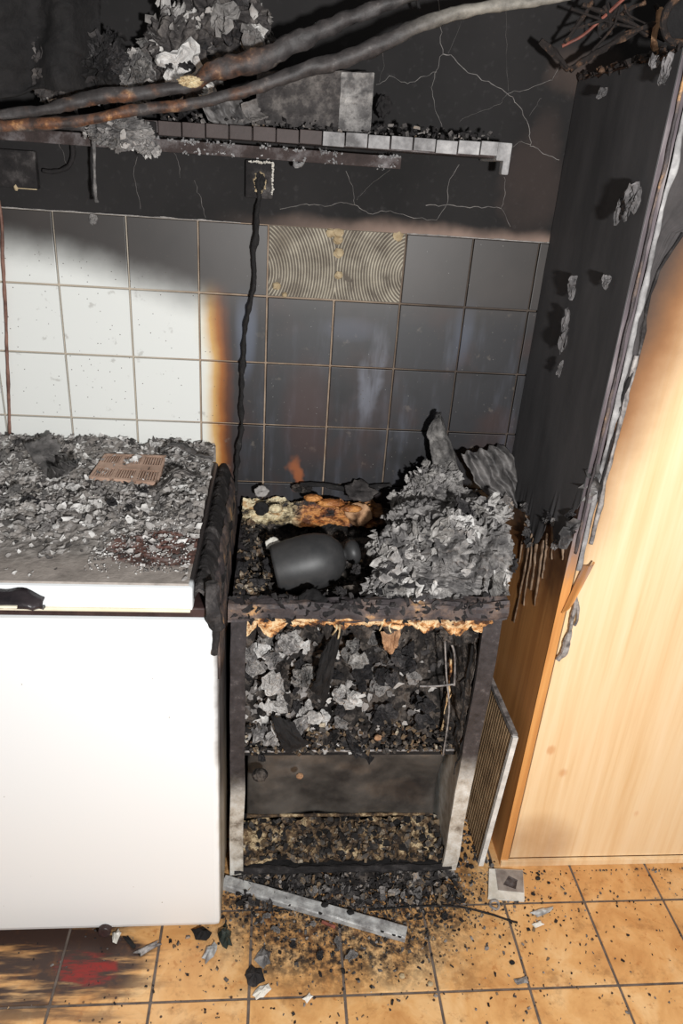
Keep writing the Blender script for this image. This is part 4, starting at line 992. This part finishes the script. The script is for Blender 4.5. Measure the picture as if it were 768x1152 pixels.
clump('ash_clump', at(252, 30, y=-.09), (.070, .05, .055), 'dark folded clump of char rising behind the pale ash clump', 'ashdark', 'fl_grey', 90, (.010, .028))
clump('ash_clump', at(290, 55, y=-.09), (.045, .04, .022), 'low grey clump of char crumbs on the burnt box', 'ashdark', 'fl_dark', 50, (.008, .018))
clump('ash_clump', at(68, 82, y=-.12), (.050, .05, .050), 'pale torn paper ash clump hanging over the blackened hood', 'ashdark', 'fl_pale', 46, (.012, .026))
clump('ash_clump', at(117, 78, y=-.12), (.045, .05, .045), 'rounded black clump between two pale ash clumps on the shelf', 'char_dark', 'fl_dark', 40, (.012, .026))
clump('ash_clump', at(155, 86, y=-.12), (.030, .04, .035), 'small crumbly pale clump beside the rounded black one', 'ashmix', 'fl_pale', 40, (.007, .016))
clump('ash_clump', at(135, 148, y=-.15), (.050, .03, .026), 'pale fringe of ash hanging under the hoses at the shelf edge', 'ashmix', 'fl_grey', 70, (.008, .020))
clump('ash_clump', at(165, 165, y=-.15), (.020, .015, .012), 'small pale ash tuft dangling below the shelf edge board', 'ashmix', 'fl_pale', 30, (.005, .012))
# large pale flake face on the big clump
loose('ash_flake', FP, at(200, 72, y=-.165), (0, -1, .15), .055, 'broad pale ash flake facing out of the clump above the hoses', 'ash flake', None)
loose('ash_flake', FG, at(248, 22, y=-.155), (-.3, -1, .3), .045, 'broad grey folded flake on the dark clump above the hoses', 'ash flake', None)
loose('ash_flake', FG, at(285, 40, y=-.145), (.3, -1, .5), .035, 'ragged grey flake at the end of the dark folded clump', 'ash flake', None)
loose('ash_flake', FP, at(62, 72, y=-.18), (0, -1, .1), .030, 'torn whitish flake on the clump over the blackened hood', 'ash flake', None)

# blackened sagging hood at the left
hd_ = thing('sagging_panel', 'blackened sagging panel with folds hanging at the end of the shelf', 'panel', (-.55, -.1, 1.6))
def sag(u, v):
    p = at(-60+u*170, 30+v*110-40*math.sin(u*2.2), y=-.13-.05*math.sin(u*2.5)); return p+Vector((0, .02*math.sin(u*14)+.014*fr((u, v, 2), 4, 4), .01*fr((u, v, 6), 3, 3)))
MB().grid(sag, 50, 30).build('skin', 'char_dark', hd_, True, .004)
def sag2(u, v):
    p = at(-40+u*150, -40+v*95, y=-.06); return p+Vector((0, .02*math.sin(u*9+v*4)+.016*fr((u, v, 12), 4, 4), 0))
MB().grid(sag2, 50, 30).build('fold', 'char_dark', hd_, True, .004)

# ------------------------------------------------------------------ hoses
def hose(pts, yy, r, name, label, bump=.25):
    q = smooth_path([at(a, b_, y=yy[k] if isinstance(yy, list) else yy) for k, (a, b_) in enumerate(pts)], 10)
    rr = [lerp_tab([(k, v) for k, v in enumerate(r)], i/10) for i in range(len(q))]
    return tag(MB().tube(q, rr, 12, bump=bump).build(name, 'cable', None, True), label, 'hose')
hose([(-60, 148), (0, 142), (90, 136), (150, 124), (215, 117), (280, 101), (350, 76), (384, 68), (434, 47), (484, 24), (534, 10), (609, 0), (680, -14)], -.27, [.011, .010, .009, .009, .009, .010, .012, .013, .0125, .011, .0095, .008, .008], 'burnt_hose', 'thinner burnt hose sweeping over the shelf, turning pale grey at its end')
hose([(-60, 140), (0, 131), (60, 121), (110, 109), (165, 104), (215, 95), (240, 80), (290, 68), (340, 44), (384, 24), (420, 10), (460, -5), (520, -30)], -.24, [.011, .010, .009, .012, .010, .010, .015, .018, .015, .012, .011, .010, .010], 'burnt_hose', 'thicker burnt hose above the thinner one, with frayed bulging sheath', .4)
b = MB(); b.lump(at(214, 92, y=-.258), (.017, .007, .007), 3, .6, 4, 4.0, fine=.2); tag(b.build('exposed_sheath', 'foam_cream'), 'yellowish exposed sheath patch on the thicker hose', 'sheath')

# ------------------------------------------------------------------ sockets and cords
def socket(name, c, w, h, d, label):
    t = thing(name, label, 'socket', c)
    MB().box((c.x-w/2, -d, c.z-h/2), (c.x+w/2, -.0005, c.z+h/2), .004).build('plate', 'char', t)
    return t
c = at(292, 202, y=0); sk = socket('wall_socket', c, .058, .072, .020, 'burnt wall socket with pale rim and cord below the shelf')
pl = []
b = MB()
for k in range(70):
    t = k/70; 
    if t < .45: p = Vector((c.x-.022+.048*t/.45, -.0215, c.z+.033))
    else: p = Vector((c.x+.027, -.0215, c.z+.033-.060*(t-.45)/.55))
    b.chip(p+rv(.0007), random.uniform(.0015, .0032))
b.build('pale_rim', 'white_chip', sk)  # pale chips along the upper and right edges of the plate
b = MB()
for k in range(40):
    a = 6.283*k/40; r = .014+.004*fr((math.cos(a), math.sin(a), 3), 2, 3); b.chip((c.x+.001+r*.8*math.cos(a), -.0215, c.z-.006+r*1.3*math.sin(a)), random.uniform(.002, .0038))
b.build('burnt_insert', 'lump', sk)
b = MB(); b.lump((c.x+.002, -.022, c.z-.004), (.010, .008, .016), 4, .5, 3); b.build('socket_core', 'char_dark', sk)
pts = [(292, 212), (290, 235), (288, 262), (285, 290), (286, 315), (281, 345), (276, 370), (274, 400), (272, 430), (271, 460), (272, 480), (268, 505), (266, 530), (265, 556)]
q = smooth_path([at(a, b_, y=-.022-.006*(k % 3)) for k, (a, b_) in enumerate(pts)], 8)
tag(MB().tube(q, [.0052*(1+.5*fr(p, 40, 2)) for p in q], 8, bump=.7).build('power_cable', 'thin_cable', None, True), 'charred cord hanging from the burnt wall socket down behind the freezer', 'cord')
q = smooth_path([at(a, b_, y=-.012) for a, b_ in ((-2, 225), (2, 250), (3, 290), (6, 340), (8, 400), (10, 450), (11, 488))], 8)
tag(MB().tube(q, [.0035]*len(q), 8, bump=.4).build('wall_cable', 'cordbrown', None, True), 'thin brown cord running down the clean white tiles', 'cord')
c2 = at(20, 190, y=0); s2 = socket('junction_box', c2, .085, .070, .022, 'soot-black square junction box on plaster at the end of the shelf')
b = MB(); b.box((c2.x-.0, -.0225, c2.z-.0362), (c2.x+.040, -.019, c2.z-.0345)).lump(at(18, 211, y=-.02), (.004, .003, .006), 3, .4, 2); b.build('pale_edge', 'lump', s2)
q = smooth_path([at(a, b_, y=-.02) for a, b_ in ((48, 191), (58, 193), (70, 191), (79, 184), (83, 170), (80, 155), (82, 140))], 6)
tag(MB().tube(q, .0045, 7, bump=.6).build('looped_wire', 'char', None, True), 'charred wire looping from the junction box up to the shelf', 'wire')
q = smooth_path([at(a, b_, y=-.10) for a, b_ in ((103, 140), (106, 165), (106, 190), (107, 212), (109, 228))], 6)
tag(MB().tube(q, [.0035, .003, .003, .0025, .003, .0045]*4+[.004], 7, bump=.7).build('dangling_drip', 'ashmix', None, True), 'thin pale melted drip dangling from the shelf edge', 'drip')
b = MB(); b.lump(at(105, 247, y=-.004), (.008, .006, .010), 3, .5, 3); tag(b.build('stuck_ash', 'ashmix'), 'pale ash crumb stuck to the top of the white tiles', 'ash crumb')

# ------------------------------------------------------------------ hanging wreckage above the cabinet
wr = thing('hanging_fixture', 'charred wire-hung fixture wreckage above the tall cabinet', 'fixture', at(640, 80, y=-.12))
MB().tube(smooth_path([at(608, 45, y=-.12), at(622, 58, y=-.12), at(632, 70, y=-.12), at(640, 78, y=-.12)], 5), [.006]*16, 7, bump=.7).build('charred_bar', 'wirechar', wr)
MB().tube(smooth_path([at(632, 52, y=-.12), at(655, 40, y=-.13), at(676, 22, y=-.14), at(700, 0, y=-.15), at(715, -12, y=-.15)], 6), .0028, 6, bump=.3).build('wire', 'red_wire', wr)
MB().tube(smooth_path([at(640, 78, y=-.12), at(665, 62, y=-.12), at(690, 48, y=-.13), at(725, 30, y=-.14), at(740, 28, y=-.15)], 6), .006, 7, bump=.8).build('charred_bar', 'wirechar', wr)
for k in range(12):
    a = at(random.uniform(640, 745), random.uniform(-6, 14), y=-.14); e = at(random.uniform(630, 750), random.uniform(25, 62), y=-.13); m = a.lerp(e, .5)+rv(.008)
    MB().tube(smooth_path([a, m, e], 6), random.uniform(.0012, .004), 6, bump=.8).build('wire', 'wirechar', wr)
MB().tube(smooth_path([at(742, 10, y=-.14), at(740, 25, y=-.15), at(735, 45, y=-.16), at(738, 60, y=-.2)], 5), .005, 7, bump=.6).build('wire', 'clay', wr)
def ringp(k): a = 6.283*k/28; return at(768, 22, y=-.25)+Vector((.034*math.cos(a), 0, .034*math.sin(a)))
MB().tube([ringp(k) for k in range(29)], .006, 8, bump=.3).build('metal_ring', 'wirechar', wr)
MB().lathe([(0, .004), (.030, .004), (.032, .012), (0, .014)], at(768, 22, y=-.25), (0, 1, 0), 24).build('ring_back', 'char_dark', wr)
q = smooth_path([at(470, -6, y=-.1), at(470, 4, y=-.1), at(472, 10, y=-.1)], 4)
tag(MB().tube(q, .003, 6, bump=.6).build('hanging_wire', 'thin_cable'), 'short wire stub hanging above the pale hose', 'wire')

# ------------------------------------------------------------------ on the floor
mr = thing('metal_rail', 'pale dented metal rail lying across the floor before the appliance', 'rail', at(350, 1020, z=0))
r0 = at(252, 991, z=.012); r1 = at(457, 1050, z=.012); dv = (r1-r0); dn = dv.normalized(); pn = Vector((-dn.y, dn.x, 0))
if pn.y > 0: pn = -pn
def railf(u, v):
    p = r0+dv*u; prof = [(0, .014), (.003, .017), (.026, .015), (.028, .012), (.029, .001)]
    i = v*4; a = int(min(i, 3)); t = i-a; o_ = prof[a][0]+(prof[a+1][0]-prof[a][0])*t; h = prof[a][1]+(prof[a+1][1]-prof[a][1])*t
    return Vector((p.x, p.y, 0))+pn*(o_-.013)+Vector((0, 0, h+.002+.0015*fr((u, v, 2), 7, 3)))
MB().grid(railf, 60, 12).build('profile', 'alu', mr, False, .002)
for u in (.55, .88, .94, .97):
    p = railf(u, .55); MB().lathe([(0, .0012), (.0045, .0012), (.005, 0)], p, (0, 0, 1), 12).build('screw_hole', 'char_dark', mr)
for (u, n) in ((.70, 1), (.56, 1)):
    b = MB(); b.lump(railf(u, .3)+Vector((0, 0, .003)), (.008, .006, .004), u*9, .4, 3); tag(b.build('char_crumb', 'char_dark'), 'black char crumb on the middle of the metal rail' if u < .6 else 'black char crumb near the end of the metal rail', 'char crumb')
# crumbs and chips, uncountable
b = MB(); bd = MB()
for k in range(4200):
    r = random.random(); x = random.gauss(.24, .19); y = -.455-abs(random.gauss(0, .075))
    if random.random() < .25: x = random.gauss(.30, .25); y = -.50-abs(random.gauss(0, .14))
    if x < AX0-.02 and y > YF-.0: continue
    if x > .60 and y > -.45: continue
    s = random.choice([.001, .0015, .002, .003, .0045])*random.uniform(.7, 1.3)
    (bd if random.random() < .7 else b).chip((x, y, .001+s*.3), s)
for k in range(240):
    x = random.uniform(.55, 1.1); b_ = random.gauss(-.47, .05) if random.random() < .6 else random.uniform(-.8, -.45); s = random.uniform(.001, .0035)
    if b_ > -.445: b_ = -.455
    bd.chip((x, b_, .001+s*.2), s)
for k in range(130):
    x = random.uniform(-.6, -.05); y = random.uniform(-.85, -.55); s = random.uniform(.001, .003); bd.chip((x, y, .001), s)
for k in range(500):
    x = random.uniform(AX0+.02, .5); y = random.uniform(-.54, -.455); s = random.uniform(.005, .013); (b if k % 3 == 0 else bd).flake((x, y, .004+random.random()*.012), Vector((0, -.3, 1))+rv(.5), s, .9, n=8)
def bed(u, v):
    x = AX0+.02+.50*u; y = -.445-.11*v; return Vector((x, y, max(-.001, .016*(1-v)*(.5+fr((x, y, 3), 14, 4))*math.sin(math.pi*u)**.4+.004*fr((x, y, 8), 50, 3)-.002-.01*v*v)))
MB().grid(bed, 90, 26).build('rubble_bed', 'charmix'); tag(bpy.data.objects['rubble_bed'], 'low bank of black rubble along the foot of the appliance', 'debris', kind='stuff')
tag(b.build('floor_crumbs', 'fl_mix'), 'countless pale and brown crumbs strewn on the floor tiles', 'debris', kind='stuff')
tag(bd.build('floor_char', 'fl_dark'), 'countless black char crumbs strewn on the floor tiles', 'debris', kind='stuff')
# gap between appliance and cabinet
b = MB()
for k in range(300):
    b.chip((random.uniform(.505, .60), random.uniform(-.44, -.1), .003), random.uniform(.002, .008))
tag(b.build('gap_debris', 'fl_dark'), 'charred debris on the floor between appliance and cabinet', 'debris', kind='stuff')
# fragment of tile
fg = thing('tile_fragment', 'square grey fragment with cream border lying by the cabinet base', 'fragment', at(570, 996, z=0))
def fq(pts, z0, z1, name, mat):
    c = [at(a, b_, z=z1) for a, b_ in pts]; b = MB(); b.add([Vector((p.x, p.y, z0)) for p in c]+c, [(3,2,1,0), (4,5,6,7), (0,1,5,4), (1,2,6,5), (2,3,7,6), (3,0,4,7)]); return b.build(name, mat, fg)
fq([(549, 1009), (590, 1012), (588, 979), (550, 977)], .001, .010, 'slab', 'white_chip')
fq([(560, 1001), (589, 1004), (588, 979.5), (557, 978)], .010, .0112, 'face', 'grey_frag')
fq([(566, 995), (580, 1000), (582, 990), (572, 985)], .0112, .0122, 'worn_patch', 'shelfwood')
# shards
def shard(name, pts, mat, label, cat, h=.006, z=.003, th=.003, group=None):
    c0 = [at(a, b_, z=z) for a, b_ in pts]; cc = sum(c0, Vector())/len(c0); c = []
    for i, p in enumerate(c0):
        c.append(p); m_ = p.lerp(c0[(i+1) % len(c0)], random.uniform(.35, .65)); c.append(m_.lerp(cc, random.uniform(-.18, .30)))
    n = len(c); b = MB()
    vs = [cc+Vector((0, 0, h))]+[p.lerp(cc, .5)+Vector((0, 0, h*random.uniform(.3, 1.2))) for p in c]+c
    b.add(vs, [(0, 1+i, 1+(i+1) % n) for i in range(n)]+[(1+i, 1+n+i, 1+n+(i+1) % n, 1+(i+1) % n) for i in range(n)])
    return tag(b.build(name, mat, None, False, th), label, cat, group)
shard('glass_shard', [(246, 1045), (254, 1038), (260, 1048), (261, 1064), (255, 1068), (247, 1058)], 'glass', 'dark green glass shard standing at the freezer corner', 'shard', .014)
shard('glass_shard', [(227, 1078), (232, 1066), (241, 1060), (244, 1064), (240, 1076), (231, 1085)], 'alu', 'pale grey reflective shard before the freezer corner', 'shard', .008)
shard('char_scrap', [(215, 1046), (228, 1043), (238, 1050), (232, 1058), (220, 1057)], 'char_dark', 'black curved scrap under the freezer front edge', 'scrap', .012)
shard('char_scrap', [(276, 1098), (283, 1086), (294, 1090), (298, 1104), (288, 1110), (279, 1108)], 'char', 'black lumpy scrap before the pale ash scrap on the floor', 'scrap', .014)
shard('char_scrap', [(286, 1080), (296, 1066), (304, 1072), (304, 1084), (296, 1090)], 'ashmix', 'grey ash scrap on the floor between rail and black scrap', 'scrap', .010)
shard('white_scrap', [(284, 1120), (292, 1110), (302, 1107), (305, 1113), (296, 1122), (288, 1125)], 'white_chip', 'white triangular chip lying on a floor grout line', 'chip', .005)
shard('white_scrap', [(340, 1124), (348, 1117), (352, 1121), (345, 1129)], 'white_chip', 'tiny square white chip on the floor', 'chip', .004)
shard('white_scrap', [(127, 1050), (133, 1045), (136, 1050), (131, 1062), (127, 1060)], 'white_chip', 'narrow pale chip leaning beside the freezer foot knob', 'chip', .008)
shard('ash_strip', [(150, 1072), (178, 1058), (182, 1062), (158, 1076)], 'grey_metal', 'thin grey strip lying on the floor before the freezer', 'strip', .003)
shard('ash_strip', [(138, 1054), (144, 1053), (153, 1065), (149, 1067)], 'char_dark', 'short black strip beside the narrow pale chip', 'strip', .003)
shard('white_scrap', [(578, 1102), (592, 1098), (594, 1106), (582, 1108)], 'grey_metal', 'flat grey chip on a floor grout line', 'chip', .003)
shard('white_scrap', [(596, 1027), (610, 1022), (622, 1020), (618, 1026), (604, 1032)], 'alu', 'pale metal sliver on the floor near the cabinet', 'sliver', .004)
shard('white_scrap', [(598, 1040), (608, 1036), (612, 1040), (602, 1044)], 'white_chip', 'small pale sliver beside the thin black wire end', 'sliver', .004)
for (a, b_) in ((376, 1122), (414, 1146), (438, 1148), (372, 1126)):
    pass
q = smooth_path([Vector((p.x, p.y, .004)) for p in [at(a, b_, z=.004) for a, b_ in ((415, 1024), (450, 1021), (490, 1019), (520, 1021), (550, 1028), (574, 1036), (582, 1038))]], 6)
tag(MB().tube(q, .0022, 6, bump=.2).build('thin_wire', 'thin_cable', None, True), 'thin black wire lying over the floor tiles by the rubble', 'wire')
def fring(k): a = 6.283*k/20; return at(556, 1018, z=.004)+Vector((.011*math.cos(a), .011*math.sin(a), .002*math.sin(a*2)))
tag(MB().tube([fring(k) for k in range(21)], .003, 6, bump=.3).build('metal_ring', 'grey_metal'), 'small grey ring on the floor under the tile fragment', 'ring')
tag(MB().tube([at(362, 1037, z=.006), at(377, 1043, z=.006)], .004, 8, bump=.2).build('red_tube', 'red_wire'), 'small red tube in the rubble before the metal rail', 'tube')
for (a, b_, s) in ((445, 1003, .010), (430, 1010, .009), (470, 1006, .012), (352, 1003, .010), (390, 998, .013), (420, 995, .012), (300, 1030, .008), (330, 1062, .007), (380, 1060, .010), (360, 1075, .010), (395, 1075, .011), (352, 1040, .007), (310, 1045, .008), (505, 1000, .012), (500, 1030, .010)):
    p = at(a, b_, z=.010); loose('ash_flake', FG if random.random() < .5 else FD, p, Vector((0, -.3, 1))+rv(.2), s*1.5, 'loose SHADE ash flake in the rubble on the floor before the appliance', 'ash flake', 'SHADE ash flakes on the floor')
for (a, b_, s) in ((452, 1098, .007), (484, 1107, .006), (576, 1083, .006), (605, 988, .006), (617, 993, .004)):
    b = MB(); b.lump(at(a, b_, z=.004), (s, s*.8, s*.6), a, .3, 2); tag(b.build('tan_crumb', 'lump' if a < 500 else 'char_dark'), 'small tan crumb on the open floor tiles' if a < 500 else 'small black crumb on the open floor tiles', 'crumb', 'tan crumbs on the open floor' if a < 500 else 'black crumbs on the open floor')
